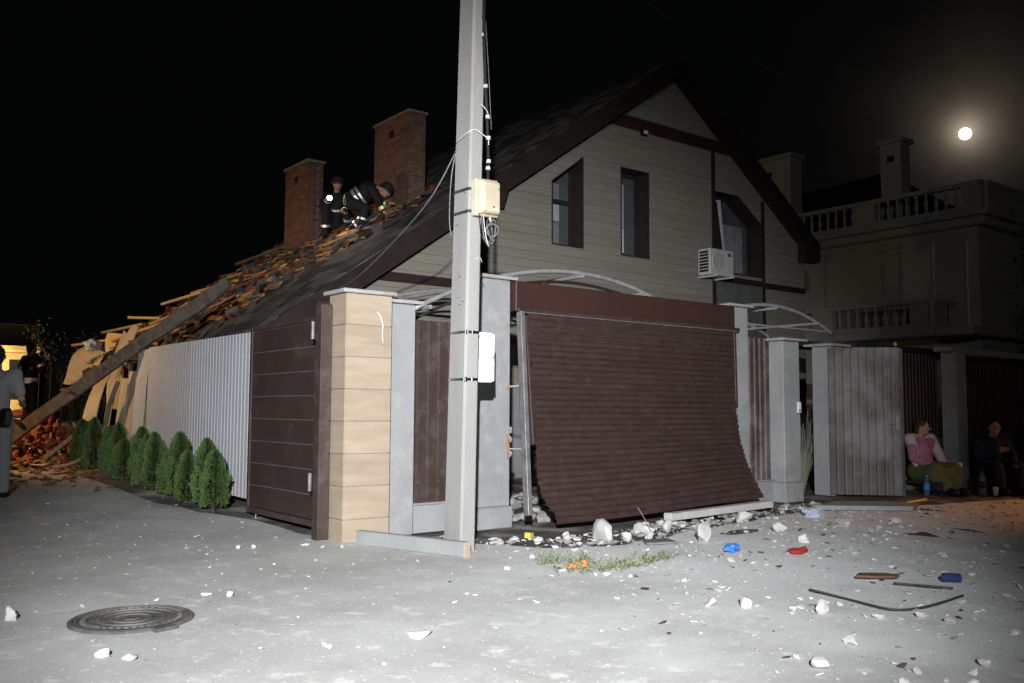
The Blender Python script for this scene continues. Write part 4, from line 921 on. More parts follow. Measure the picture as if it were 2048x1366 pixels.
# ================================================================== far left: lit outbuilding and rubble
ob = thing('lit_outbuilding', 'small yellow outbuilding with broken wall lit by a lamp at far left', 'building', (4.2, 30.4, 0))
MB().box(1.0, 5.2, 30.0, 34, 0, 2.75).build('wall', litwall, ob)
MB().box(.8, 5.45, 29.25, 34.2, 2.76, 2.95).build('eave', litwall, ob, bevel=.03)
MB().box(.8, 5.5, 29.9, 34.2, 2.951, 3.6).build('parapet', nbw, ob)
MB().box(4.75, 5.05, 29.96, 29.998, 1.4, 2.55).build('broken_opening', black, ob)
MB().box(3.2, 3.9, 29.96, 29.998, .3, 2.3).build('doorway', black, ob)
light('flood_lamp', 'POINT', (3.5, 28.6, 2.1), 420, (1, .72, .34), shadow_soft_size=.12)
light('work_lamp', 'SPOT', (.2, 17.6, 2.6), 640, (1, .62, .28), target=(4.4, 17.0, 1.2), spot_size=math.radians(112), spot_blend=.75, shadow_soft_size=.15)
light('street_lamp_glow', 'SPOT', (17.5, 1.5, 5.0), 800, (1, .42, .16), target=(12.6, 4.2, 0), spot_size=math.radians(40), spot_blend=.9, shadow_soft_size=.15)
beamch = mat('dark_splinter', (.09, .08, .075), .9, (.05, .045, .04), 9, bump=.2)
# rubble heap
def chunk_mesh(m, seed, flat=1.):
    b = MB(); rnd = random.Random(seed); bm = bmesh.new(); bmesh.ops.create_icosphere(bm, subdivisions=1, radius=.5)
    for v in bm.verts: v.co = Vector((v.co.x*rnd.uniform(.7, 1.25), v.co.y*rnd.uniform(.7, 1.25), v.co.z*flat*rnd.uniform(.7, 1.2)))
    me = bpy.data.meshes.new('chunk'); bm.to_mesh(me); bm.free(); me.materials.append(m); return me
CH = {m.name: [chunk_mesh(m, i, f) for i, f in enumerate((.75, .6, .4, .9, .5))] for m in (plast, plastg, terr, wood, beamch)}
def scatter_stuff(name, label, cat, m, n_, fn, rnd, group=None):
    b = MB(); src = CH[m.name]
    for _ in range(n_):
        x, y, s_, fl_ = fn(rnd); me = rnd.choice(src); M = TRS((x, y, rz(x, y)+s_*.12), (rnd.gauss(0, .25), rnd.gauss(0, .25), rnd.uniform(0, 6.3)))
        b.add([M @ Vector((v.co.x*s_, v.co.y*s_*.8, v.co.z*s_*fl_)) for v in me.vertices], [tuple(p.vertices) for p in me.polygons])
    o = b.build(name, m, None, fix=False); tag(o, label, cat, kind='stuff'); return o
rnd = random.Random(21)
hp = MB()
for _ in range(420):
    a = rnd.uniform(0, 6.3); r = abs(rnd.gauss(0, .42)); x, y = 3.45+r*math.cos(a), 17.6+r*math.sin(a)*1.3; h = max(.05, .82-r*.95)*rnd.random()**.5; s_ = rnd.uniform(.08, .2); me = rnd.choice(CH[terr.name]); M = TRS((x, y, gz(x, y)+h), (rnd.uniform(0, 6), rnd.uniform(0, 6), rnd.uniform(0, 6)))
    hp.add([M @ Vector((v.co.x*s_, v.co.y*s_*.7, v.co.z*s_*.45)) for v in me.vertices], [tuple(p.vertices) for p in me.polygons])
tag(hp.build('rubble_heap', terr, None, fix=False), 'heap of broken orange roof tiles under the leaning board', 'rubble', kind='stuff')
hp = MB()
for _ in range(500):
    x, y = rnd.uniform(1.5, 5.4), rnd.uniform(18, 24); h = .55*sm(17.5, 21, y)*sm(1.5, 3, x)*rnd.random()**.4; s_ = rnd.uniform(.12, .4); me = rnd.choice(CH[plastg.name]); M = TRS((x, y, gz(x, y)+h*.9), (rnd.uniform(0, 6), rnd.uniform(0, 6), rnd.uniform(0, 6)))
    hp.add([M @ Vector((v.co.x*s_, v.co.y*s_*.7, v.co.z*s_*.5)) for v in me.vertices], [tuple(p.vertices) for p in me.polygons])
tag(hp.build('rubble_bank', plastg, None, fix=False), 'low bank of grey rubble that the man in the reflective jacket stands on', 'rubble', kind='stuff')
for k, (x, y, z, m, s_) in enumerate([(3.0, 18.2, .42, litwall, (.5, .3, .32)), (2.75, 17.4, .1, plastg, (.28, .2, .2)), (3.05, 18.0, .78, terr, (.24, .16, .14)), (2.9, 17.6, .2, fencet, (.6, .4, .05))]):
    b = MB(); b.box(-s_[0]/2, s_[0]/2, -s_[1]/2, s_[1]/2, -s_[2]/2, s_[2]/2, TRS((x, y, z+gz(x, y)), (.08*k, .1, .5+k)))
    tag(b.build('wall_block', m, None, bevel=.03), ['pale broken wall block behind the leaning board at far left', 'rounded grey stone beside the heap of orange tiles', 'orange tile lump lying on the pale wall block', 'flat tan slab lying on the lane in front of the heap'][k], 'block')
# plank fence and pole bits behind
pf = thing('plank_fence', 'dark plank fence with a pale top rail behind the rubble', 'fence', (5.0, 23.4, .3))
for k in range(9): x = 4.3+k*.22; MB().box(x, x+.12, 23.2-.11*k, 23.24-.11*k, .2, 1.95+.06*math.sin(k*2)).build('plank', deckm, pf)
b = MB(); b.bar((4.85, 23.0, 2.08), (5.55, 22.5, 2.2), .03, .09); b.build('rail', woodp, pf); b = MB(); b.bar((4.95, 22.9, 1.45), (5.5, 22.5, 1.52), .03, .06); b.build('rail', woodp, pf)
b = MB(); b.bar((3.9, 16.2, 1.0), (3.25, 17.0, .25), .05, .07); tag(b.build('wood_prop', beamm, None), 'slim wooden strut leaning behind the heap of orange tiles', 'strut')
b = MB(); b.ell((4.35, 18.6, 2.36), (.16, .14, .12), 9, jit=.5, seed=4); tag(b.build('plastic_bag', bagp, None), 'crumpled pale plastic bag caught on the torn roof corner', 'bag')

# ================================================================== loose plaster chunks on the lane: the larger ones
big = [(5.62, 5.86, .27, .19, 'largest pale plaster lump standing upright under the shutter'), (6.20, 5.92, .22, .15, 'round white plaster lump with the thin stick under the shutter'), (6.32, 5.34, .21, .16, 'pointed white plaster wedge alone in front of the shutter'),
       (5.42, 6.12, .10, .08, 'small white plaster lump left of the largest lump'), (5.52, 6.25, .10, .07, 'small white plaster lump tucked under the shutter left corner'), (5.85, 5.82, .12, .07, 'flat white plaster lump just right of the largest lump'), (6.05, 5.72, .10, .06, 'small white plaster lump in front of the round lump'),
       (6.60, 6.02, .16, .11, 'white plaster lump below the middle of the shutter edge'), (6.85, 5.92, .10, .06, 'small flat plaster lump below the shutter middle'), (7.75, 6.02, .20, .11, 'rounded white plaster lump near the right end of the shutter'), (7.3, 6.1, .12, .07, 'white plaster bit right of the shutter middle'),
       (4.42, 3.42, .15, .09, 'white two-part plaster lump in the right foreground'), (4.26, 3.55, .10, .06, 'white plaster bit left of the two-part lump'), (4.62, 3.05, .10, .07, 'white plaster stone right of the two-part lump'), (4.52, 3.16, .07, .04, 'small white plaster bit beside the white stone'), (4.98, 2.66, .085, .04, 'flat white plaster bit under the long dark strip'),
       (4.78, 2.80, .09, .04, 'flat white plaster piece left of the dark strip bend'), (5.0, 2.50, .09, .04, 'flat pale plaster piece in the far right foreground'), (4.3, 2.0, .10, .03, 'pale plaster piece near the bottom right corner'), (3.65, 2.42, .11, .05, 'white plaster piece at the bottom edge right of centre'),
       (2.02, 5.62, .10, .02, 'flat white plaster flake above the manhole cover'), (2.12, 5.50, .055, .03, 'white pebble beside the flat flake above the manhole'), (.95, 5.60, .10, .07, 'white lump left of the manhole cover'), (1.15, 4.52, .07, .04, 'white lump at the bottom edge below the manhole'), (1.24, 4.42, .09, .03, 'crumbled white patch at the bottom edge below the manhole'), (2.05, 4.05, .07, .02, 'white flake at the bottom edge left of centre'),
       (2.52, 3.98, .16, .03, 'flat oblong pale stone at the bottom centre'), (2.98, 7.25, .06, .05, 'small white lump on the lane before the brown gate leaf'), (2.88, 7.32, .05, .035, 'smaller white lump left of the one before the gate leaf'), (3.40, 7.15, .09, .03, 'flat white plaster scrap at the foot of the gate leaf'), (3.58, 6.85, .045, .03, 'white pebble at the foot of the gate post'),
       (4.45, 4.62, .06, .03, 'white pebble in front of the weeds'), (4.40, 4.68, .035, .025, 'smaller white pebble in front of the weeds'), (8.3, 5.2, .2, .10, 'pale plaster stone on the dusty ground right of the shutter'), (8.9, 5.0, .16, .07, 'dusty plaster stone farther right on the rubble'), (6.95, 4.75, .12, .09, 'pale plaster lump beside the red scrap'), (7.4, 5.3, .15, .09, 'rounded pale stone behind the red scrap')]
for k, (x, y, s_, h, lab) in enumerate(big):
    rr = random.Random(k*7+1); bm = bmesh.new(); bmesh.ops.create_icosphere(bm, subdivisions=2, radius=.5); sd = Vector((k*3.3, k, 0)); ck = [(Vector((rr.gauss(0, 1), rr.gauss(0, 1), rr.gauss(0, .6))).normalized(), rr.uniform(.20, .36)) for _ in range(11)]
    for v in bm.verts:
        p = v.co.copy()
        for n_, d_ in ck:
            e_ = p.dot(n_)-d_
            if e_ > 0: p -= n_*e_
        p *= 1+.12*noise.noise(p*4+sd); v.co = Vector((p.x*s_*1.25, p.y*s_*.95, p.z*h*1.3))
    a = rr.uniform(0, 6.3)
    bmesh.ops.rotate(bm, verts=bm.verts, cent=(0, 0, 0), matrix=Matrix.Rotation(a, 3, 'Z')); me = bpy.data.meshes.new('chunk'); bm.to_mesh(me); bm.free(); me.materials.append(plast)
    lo = min(v.co.z for v in me.vertices); o = place('plaster_chunk', me, (x, y, (rz(x, y) if y < edge_y(x) or x < 3.7 else gh(x, y))-lo-h*.12)); tag(o, lab, 'plaster chunk', 'loose plaster chunks')
tagq = lambda: None
# uncountable crumbs
def f_right(r):
    while True:
        x, y = r.uniform(3.2, 13), r.uniform(1.2, 6.3)
        if y < edge_y(x)-.02 and r.random() < sm(2.8, 6.5, x-.35*(y-4))*.9+.1: break
    return x, y, .010+r.random()**6*.07, r.uniform(.2, .5)
def f_left(r):
    while True:
        x = r.gauss(2.6, 1.3); y = r.uniform(2.2, 15)
        if x < 3.6 and r.random() < (.35+.65*math.exp(-((y-7)/2.0)**2)): break
    return x, y, .007+r.random()**7*.045, r.uniform(.15, .4)
scatter_stuff('plaster_crumbs', 'white plaster crumbs strewn over the dusty ground on the right', 'crumbs', plast, 5200, f_right, random.Random(1))
scatter_stuff('plaster_crumbs', 'fine white plaster crumbs strewn over the lane on the left', 'crumbs', plast, 1200, f_left, random.Random(2))
scatter_stuff('rubble_crumbs', 'grey rubble crumbs over the dusty ground on the right', 'crumbs', plastg, 2200, lambda r: (lambda q: (q[0], q[1], q[2]*.8, q[3]))(f_right(r)), random.Random(3))
scatter_stuff('wood_splinters', 'dark splinters and grit over the dusty ground on the right', 'splinters', beamch, 700, lambda r: (lambda q: (q[0], q[1], q[2]*1.1, q[3]*.5))(f_right(r)), random.Random(13))
scatter_stuff('tile_shards', 'red roof tile shards littering the lane below the torn fence end', 'shards', terr, 420, lambda r: (r.uniform(.8, 3.7), max(12.2, r.gauss(15.4, 1.3)), r.uniform(.03, .17), r.uniform(.2, .45)), random.Random(4))
scatter_stuff('wood_splinters', 'dark wood splinters on the lane below the torn fence end', 'splinters', wood, 160, lambda r: (r.uniform(.8, 3.7), max(12.8, r.gauss(15.8, 1.2)), r.uniform(.04, .25), .15), random.Random(5))
def f_soil(r):
    x = r.uniform(4.6, 10.5); y = edge_y(x)+r.uniform(-.05, .6); return x, min(y, 6.95), .02+r.random()**3*.11, r.uniform(.4, .7)
scatter_stuff('rubble_crumbs', 'mixed rubble along the dark soil strip under the shutter', 'crumbs', plastg, 420, f_soil, random.Random(6))
scatter_stuff('plaster_crumbs', 'white plaster bits along the dark soil strip under the shutter', 'crumbs', plast, 260, f_soil, random.Random(8))
def f_yard(r): return r.uniform(5.2, 9), r.uniform(7.3, 9.5), .05+r.random()**2*.25, .6
scatter_stuff('yard_rubble', 'rubble on the yard floor behind the shutter', 'rubble', plastg, 260, f_yard, random.Random(9))

# ================================================================== manhole and small litter
mh = thing('manhole_cover', 'round dark cast-iron manhole cover with concentric ribs set in the lane', 'manhole cover', (1.47, 5.21, 0)); z0 = rz(1.47, 5.21)
b = MB(); b.lathe([(.318, -.02), (.318, .012), (.31, .018), (.294, .018), (.291, .006)], 48, (1.47, 5.21, z0)); b.build('rim', iron, mh)
b = MB(); pr = [(.29, -.01), (.29, .016), (.272, .016), (.27, .009), (.235, .009), (.233, .017), (.222, .017), (.22, .009), (.175, .009), (.173, .017), (.160, .017), (.158, .009), (.11, .009), (.108, .017), (.095, .017), (.093, .009), (.045, .009), (.043, .016), (.002, .016)]
b.lathe(pr, 48, (1.47, 5.21, z0)); b.build('cover', iron, mh)
for k in range(40):
    a = k*2*PI/40; rr_ = .245; MB().box(-.012, .012, -.008, .008, 0, .006, TRS((1.47+rr_*math.cos(a), 5.21+rr_*math.sin(a), z0+.0092), (0, 0, a))).build('stud', iron, mh)
b = MB(); b.box(-.06, .06, -.03, .03, -.02, .016, TRS((1.47+.33*math.cos(-1.35), 5.21+.33*math.sin(-1.35), z0+.002), (0, 0, -1.35+PI/2))); b.build('lug', iron, mh)
def litter(name, label, cat, m, b): return tag(b.build(name, m, None), label, cat)
def crumple(c, r, seed, n_=9): b = MB(); b.ell(c, r, n_, jit=.75, seed=seed); return b
litter('plastic_scrap', 'orange plastic scrap lying among the weeds', 'scrap', orange, crumple((4.48, 4.92, .045), (.085, .05, .035), 2))
litter('plastic_scrap', 'crumpled bright blue plastic scrap on the white rubble', 'scrap', bluep, crumple((6.02, 4.78, .04), (.07, .05, .04), 5))
litter('plastic_scrap', 'red plastic scrap on the dusty ground', 'scrap', redp, crumple((6.40, 4.42, .03), (.11, .06, .025), 7))
litter('plastic_bag', 'pale blue crumpled plastic bag on the rubble by the pillar', 'bag', bagp, crumple((8.75, 5.85, .05), (.15, .10, .06), 8, 16))
b = MB(); b.lathe([(.03, 0), (.03, .11), (.022, .12)], 12, (6.18, 3.02, .04), axis=(-.75, .65, .05)); litter('drink_can', 'dark blue can lying on the ground at right', 'can', mat('dark_blue_can', (.03, .06, .18), .35, (.03, .05, .14), 8, metal=.3, bump=.03), b)
b = MB(); b.prism([(-.17, -.03), (-.05, -.045), (.10, -.03), (.15, .01), (.05, .04), (-.12, .03)], -.008, .008, 'Z'); b.v = [TRS((5.86, 3.42, .035), (.12, .02, -.66)) @ p for p in b.v]; litter('board_scrap', 'brown board scrap lying near the blue can', 'board', brownp, b)
cable('rubber_strip', 'long dark rubber strip bent across the right foreground', [(5.10, 3.45, .025), (5.05, 3.15, .02), (4.98, 2.86, .022), (5.10, 2.77, .02), (5.35, 2.75, .022), (5.72, 2.78, .02)], .007, dkstrip, 6, cat='strip')
cable('rubber_strip', 'short thin dark strip behind the brown board scrap', [(5.75, 3.25, .02), (5.82, 3.05, .025), (5.9, 2.93, .02)], .008, dkstrip, 6, cat='strip')
b = MB(); b.box(-.05, .05, -.3, .3, -.008, .008, TRS((3.46, 10.5, rz(3.46, 10.5)+.012), (0, .1, .25))); litter('board_scrap', 'dark flat strip of board lying on the lane before the shrubs', 'board', dkstrip, b)
litter('grey_stone', 'grey stone on the lane edge right of the dark board strip', 'stone', plastg, crumple((3.72, 10.35, gz(3.7, 10.35)+.05), (.13, .1, .07), 3))
b = MB(); b.bar((10.36, 5.66, .085), (10.58, 5.54, .12), .035, .02); litter('lit_stick', 'orange splintered wood stick on the concrete slab by the gate', 'stick', mat('orange_stick', (.7, .36, .10), .7), b)
b = MB(); b.prism([(9.3, 6.15), (10.1, 5.45), (10.7, 5.7), (9.9, 6.35)], .02, .07, 'Z'); litter('concrete_slab', 'flat pale slab lying before the open wicket gate', 'slab', plaster, b)
b = MB(); b.tube([(6.17, 5.80, .02), (6.12, 5.85, .16), (6.13, 5.95, .26)], .003, 5); litter('thin_stick', 'thin red and white stick leaning on the round plaster lump', 'stick', mat('stick_red', (.45, .26, .23), .7), b)
b = MB(); b.box(-.03, .03, -.03, .03, 0, .05, TRS((5.22, 6.42, .0), (0, .1, .4))); litter('yellow_block', 'tiny yellow plastic block beside the bent shutter rail', 'block', yellowp, b)
b = MB(); b.bar((6.9, 6.28, .09), (8.75, 6.42, .10), .10, .07); litter('pale_curb', 'pale narrow curb strip along the lower right edge of the shutter', 'curb', plast, b)
b = MB(); b.prism([(5.72, 5.45), (6.0, 5.35), (6.08, 5.55), (5.85, 5.62)], .012, .03, 'Z'); litter('grey_shard', 'flat dark grey shard in front of the largest plaster lump', 'shard', mat('slate', (.18, .18, .18), .8), b)
# moon
mo = MB(); mo.ell(MOON*900, (5.3, 5.3, 5.3), 24); tag(mo.build('moon', moonm, None, smooth=True), 'bright full moon glowing through thin cloud above the neighbour house', 'moon')

# ================================================================== people
def V(*a): return Vector(a)
def blob(name, m, parent, caps, ells=(), voxel=.014, smooth_it=3):
    """union of tapered capsules and ellipsoids, fused into one continuous surface"""
    b = MB()
    for p0, p1, r0, r1 in caps:
        p0, p1 = Vector(p0), Vector(p1); d = p1-p0; l = d.length; prof = []
        for i in range(5): a = -PI/2+i*PI/8; prof.append((max(.0005, r0*math.cos(a)), r0*math.sin(a)))
        for i in range(1, 4): prof.append((r0+(r1-r0)*i/4, l*i/4))
        for i in range(5): a = i*PI/8; prof.append((max(.0005, r1*math.cos(a)), l+r1*math.sin(a)))
        b.lathe(prof, 12, p0, axis=d)
    for e in ells: b.ell(e[0], e[1], 14, M=(e[2] if len(e) > 2 else None))
    me, c = b.mesh(name, m, fix=True, smooth=True)
    o = place(name, me, c, parent); md = o.modifiers.new('r', 'REMESH'); md.mode = 'VOXEL'; md.voxel_size = voxel; md.use_smooth_shade = True
    ms = o.modifiers.new('s', 'SMOOTH'); ms.factor = .5; ms.iterations = smooth_it
    bpy.context.view_layer.update(); dg_ = bpy.context.evaluated_depsgraph_get(); nm = bpy.data.meshes.new_from_object(o.evaluated_get(dg_)); o.modifiers.clear(); o.data = nm
    return o
def hand(w, d, out, s=1.):
    """palm and five curled fingers: w wrist, d pointing direction, out palm side"""
    d = d.normalized(); out = (out-d*out.dot(d)).normalized(); sd = d.cross(out); c = []; k = .001*s
    c.append((w, w+d*85*k, 27*k, 30*k))
    for i, (o_, l) in enumerate(((-30, 70), (-10, 80), (10, 75), (29, 58))):
        a = w+d*88*k+sd*o_*k; m_ = a+d*l*.5*k+out*12*k; c += [(a, m_, 9.5*k, 9*k), (m_, m_+d*l*.35*k+out*l*.42*k, 9*k, 7.5*k)]
    a = w+d*25*k-sd*26*k; m_ = a+d*35*k-sd*24*k+out*10*k; c += [(a, m_, 12*k, 11*k), (m_, m_+d*30*k+out*14*k, 10*k, 8.5*k)]
    return c
def person(label, base, J, face, mats, group, hair=hairm, helmet=False, sleeves=1., shoe=black, bare=False, extra=None, hsc=1.):
    """J: joints in world space. mats: (top, trousers)"""
    t = thing('person', label, 'person', base, group)
    fc = face.normalized(); sd = fc.cross(V(0, 0, 1)).normalized(); upv = sd.cross(fc).normalized(); HM = Matrix((sd, fc, upv)).transposed()
    H = J['head']; caps = [(J['neck'], H-upv*.05+fc*-.01, .06, .055), (J['pelvis'], J['chest'], .13, .15), (J['chest'], J['neck'], .13, .06)]
    for s_ in 'LR':
        caps += [(J['chest']+(J['sh'+s_]-J['chest'])*.3, J['sh'+s_], .09, .065), (J['sh'+s_], J['el'+s_], .052, .042), (J['el'+s_], J['wr'+s_], .042, .03), (J['pelvis'], J['hip'+s_], .11, .09), (J['hip'+s_], J['kn'+s_], .085, .058), (J['kn'+s_], J['an'+s_], .056, .042), (J['an'+s_], J['to'+s_], .04, .035)]
        caps += hand(J['wr'+s_], J['wr'+s_]-J['el'+s_], J.get('palm', fc), 1.)
    ells = [(H, V(.078, .098, .115)*hsc, HM), (H+fc*.045-upv*.065, V(.05, .05, .045), HM), (H+fc*.10-upv*.012, V(.014, .022, .024), HM), (H+sd*.08-upv*.01, V(.012, .022, .03), HM), (H-sd*.08-upv*.01, V(.012, .022, .03), HM)]
    bd = blob('body', skin, t, caps, ells, .011, 2)
    for q in (-1, 1): MB().ell(H+fc*.091+sd*.032*q+upv*.012, (.011, .008, .008), 8).build('eye', black, t, smooth=True)
    MB().ell(H+fc*.099-upv*.062, (.022, .006, .006), 8, M=HM).build('mouth', redp if False else mat('lips', (.30, .12, .10), .6), t, smooth=True)
    if helmet:
        MB().lathe([(.135, -.02), (.14, 0), (.128, .015), (.125, .05), (.105, .10), (.06, .135), (.005, .145)], 18, H+upv*.03, axis=upv).build('helmet', helm, t, smooth=True)
    elif hair:
        blob('hair', hair, t, [], [(H-fc*.018+upv*.028, V(.086, .098, .105), HM), (H-fc*.05-upv*.02, V(.075, .06, .09), HM)], .014, 2)
    top, tro = mats; g = .022
    caps = [(J['pelvis'], J['chest'], .155, .165), (J['chest'], J['neck']-upv*.05, .155, .085)]
    for s_ in 'LR':
        e_ = J['sh'+s_].lerp(J['el'+s_], min(1, sleeves)) ; caps += [(J['chest'], J['sh'+s_], .13, .085), (J['sh'+s_], e_, .078, .066)]
        if sleeves > 1: caps.append((J['el'+s_], J['el'+s_].lerp(J['wr'+s_], .94), .064, .05))
    tp_ = blob('jacket' if sleeves > 1 else 'shirt', top, t, caps, [], .014, 3)
    caps = [(J['pelvis']+upv*0, J['pelvis']+V(0, 0, .06), .15, .145)]
    for s_ in 'LR': caps += [(J['pelvis'], J['hip'+s_], .13, .115), (J['hip'+s_], J['kn'+s_], .112, .08), (J['kn'+s_], J['kn'+s_].lerp(J['an'+s_], .92), .08, .07)]
    blob('trousers', tro, t, caps, [], .014, 3)
    for s_ in 'LR': blob('shoe', shoe, t, [(J['an'+s_]+V(0, 0, -.01), J['to'+s_]+V(0, 0, .0), .055, .05)], [], .012, 2)
    return t
def standing(base, yaw, h=1.76, armL=None, armR=None):
    b = Vector(base); f = V(math.cos(yaw), math.sin(yaw), 0); s_ = V(f.y, -f.x, 0); k = h/1.76; U = V(0, 0, 1)
    J = dict(head=b+U*1.63*k+f*.02, neck=b+U*1.47*k, chest=b+U*1.27*k, pelvis=b+U*.95*k)
    for n_, q in (('R', 1), ('L', -1)):
        J['sh'+n_] = b+U*1.42*k+s_*.19*q*k; J['el'+n_] = b+U*1.13*k+s_*.25*q*k-f*.03; J['wr'+n_] = b+U*.90*k+s_*.25*q*k+f*.06
        J['hip'+n_] = b+U*.90*k+s_*.095*q; J['kn'+n_] = b+U*.48*k+s_*.11*q+f*.02; J['an'+n_] = b+U*.075+s_*.12*q-f*.02; J['to'+n_] = b+U*.045+s_*.14*q+f*.15
    return J, f, s_
def band(t, c, axis, r, h, m, name='reflective_band', rx=None):
    MB().lathe([(r-.01, -h/2), (r+.004, -h/2), (r+.004, h/2), (r-.01, h/2)], 20, c, axis=axis).build(name, m, t, smooth=False)
# man in a grey T-shirt, cut by the left frame edge
bx_, by_ = 1.78, 12.05; zb = rz(bx_, by_)
J, f, s_ = standing((bx_, by_, zb), math.radians(75), 1.78)
J['elR'] = J['shR']+V(.08, .02, -.28); J['wrR'] = J['elR']+V(.05, .20, -.06)
t = person('person in grey T-shirt and grey trousers cut off by the left frame edge', (bx_, by_, zb), J, f, (teeg, trou), None, sleeves=.75)
bg = MB(); bg.box(-.04, .04, -.08, .08, -.11, .11, TRS((1.86, 11.86, zb+.93), (0, .15, .6))); tag(bg.build('shoulder_bag', black, None, bevel=.03), 'black bag at the hip of the man in the grey T-shirt', 'bag')
# man in a reflective jacket on the rubble
bx_, by_ = 3.75, 21.2; zb = .72
J, f, s_ = standing((bx_, by_, zb), math.radians(20), 1.80)
J['elR'] = J['shR']+V(.10, -.06, -.25); J['wrR'] = J['elR']+V(.12, .10, .20); J['elL'] = J['shL']+V(-.08, .05, -.27); J['wrL'] = J['elL']+V(.05, -.02, -.25)
t = person('person in black jacket with white reflective hem standing on rubble at far left', (bx_, by_, zb), J, f, (firej, firej), 'emergency crew', sleeves=1.2)
band(t, J['pelvis']+V(0, 0, .02), V(0, 0, 1), .185, .115, reflect); band(t, J['elL']+V(.01, 0, .10), J['shL']-J['elL'], .082, .05, reflect); band(t, J['elR']+V(-.01, .01, .10), J['shR']-J['elR'], .082, .05, reflect)
b = MB(); b.tube([J['shL']+V(-.02, -.13, .03), J['shL']+V(.03, -.17, -.08), J['chest']+V(.0, -.175, -.06)], .018, 6); b.build('reflective_strip', reflect, t, smooth=True)
b = MB(); b.tube([J['shL']+V(-.09, -.04, .0), J['elL']+V(-.08, -.05, -.05), J['pelvis']+V(-.16, -.08, .1)], .012, 6); b.build('reflective_strip', reflect, t, smooth=True)
# firefighter squatting with the torch
def roof_z(x, y): return soff(x)+.34
fx, fy_ = 8.15, 16.1; b0 = V(fx, fy_, roof_z(fx, fy_)); cd = V(-.45, -.85, 0).normalized(); sv = V(cd.y, -cd.x, 0)
def cr(f_, r_, u_, b0=b0, cd=cd, sv=sv): return b0+cd*f_+sv*r_+V(0, 0, u_)
def fz(p): return V(p.x, p.y, roof_z(p.x, p.y)+.05)
J = dict(head=cr(.10, -.02, .97), neck=cr(.02, 0, .82), chest=cr(-.02, 0, .62), pelvis=cr(-.16, 0, .28), shR=cr(.0, .2, .76), shL=cr(.0, -.2, .76), elR=cr(.16, .27, .52), wrR=cr(.36, .14, .60), elL=cr(.16, -.27, .50), wrL=cr(.36, -.16, .40), hipR=cr(-.10, .10, .28), hipL=cr(-.10, -.10, .28), knR=cr(.28, .20, .46), knL=cr(.28, -.22, .40))
for n_, q in (('R', .20), ('L', -.24)): a_ = fz(cr(.10, q, 0)); J['an'+n_] = a_+V(0, 0, .03); J['to'+n_] = fz(cr(.27, q, 0))
t = person('person in dark fire suit squatting on the roof holding a lit torch', b0, J, cd+V(.2, 0, -.1), (firej, firej), 'emergency crew', helmet=True, sleeves=1.2)
for n_ in 'RL':
    band(t, J['kn'+n_].lerp(J['an'+n_], .62), J['kn'+n_]-J['an'+n_], .088, .045, reflect); band(t, J['wr'+n_].lerp(J['el'+n_], .15), J['wr'+n_]-J['el'+n_], .064, .04, reflect)
band(t, J['chest']+V(0, 0, -.12), J['chest']-J['pelvis'], .178, .04, reflect)
to = thing('torch', 'lit hand torch held by the squatting firefighter on the roof', 'torch', J['wrR']); tpz = J['wrR']+cd*.10
MB().lathe([(.018, -.10), (.018, .02), (.05, .05), (.05, .075)], 12, tpz, axis=cd+V(.25, 0, -.05)).build('barrel', black, to)
lc = tpz+(cd+V(.25, 0, -.05)).normalized()*.077
MB().lathe([(.048, 0), (.048, .006), (.02, .012)], 14, lc, axis=cd+V(.25, 0, -.05)).build('lens', torchm, to)
light('torch_light', 'SPOT', lc+cd*.03, 60, (1, .90, .72), target=lc+cd+V(.2, 0, -.45), spot_size=math.radians(110), spot_blend=.6, shadow_soft_size=.03)
# firefighter bending over beside the chimney
fx, fy_ = 7.95, 14.75; b0 = V(fx, fy_, roof_z(fx, fy_)); cd = V(.75, -.66, 0).normalized(); sv = V(cd.y, -cd.x, 0)
def cr2(f_, r_, u_): return b0+cd*f_+sv*r_+V(0, 0, u_)
J = dict(pelvis=cr2(-.16, 0, .52), chest=cr2(.16, 0, .74), neck=cr2(.34, 0, .74), head=cr2(.46, .0, .72), shR=cr2(.24, .19, .72), shL=cr2(.24, -.19, .72), elR=cr2(.38, .22, .50), wrR=cr2(.46, .16, .36), elL=cr2(.36, -.22, .50), wrL=cr2(.50, -.12, .40), hipR=cr2(-.14, .11, .48), hipL=cr2(-.14, -.11, .48), knR=cr2(.14, .18, .36), knL=cr2(.02, -.18, .22))
J['wrR'] = fz(J['wrR'])+V(0, 0, .12); J['wrL'] = fz(J['wrL'])+V(0, 0, .14)
for n_, q, e_ in (('R', .18, .05), ('L', -.2, -.2)): a_ = fz(cr2(e_, q, 0)); J['an'+n_] = a_+V(0, 0, .02); J['to'+n_] = fz(cr2(e_+.16, q, 0))
t = person('person in dark fire suit bending forward on the roof beside the wide chimney', b0, J, cd+V(0, 0, -.8), (firej, firej), 'emergency crew', helmet=True, sleeves=1.2)
ax_ = J['chest']-J['pelvis']; band(t, J['pelvis'].lerp(J['chest'], .30), ax_, .176, .05, reflect); band(t, J['pelvis'].lerp(J['chest'], .52), ax_, .182, .04, reflect)
for n_ in 'RL': band(t, J['wr'+n_].lerp(J['el'+n_], .2), J['wr'+n_]-J['el'+n_], .066, .06, refly); band(t, J['kn'+n_].lerp(J['an'+n_], .6), J['kn'+n_]-J['an'+n_], .088, .04, reflect)
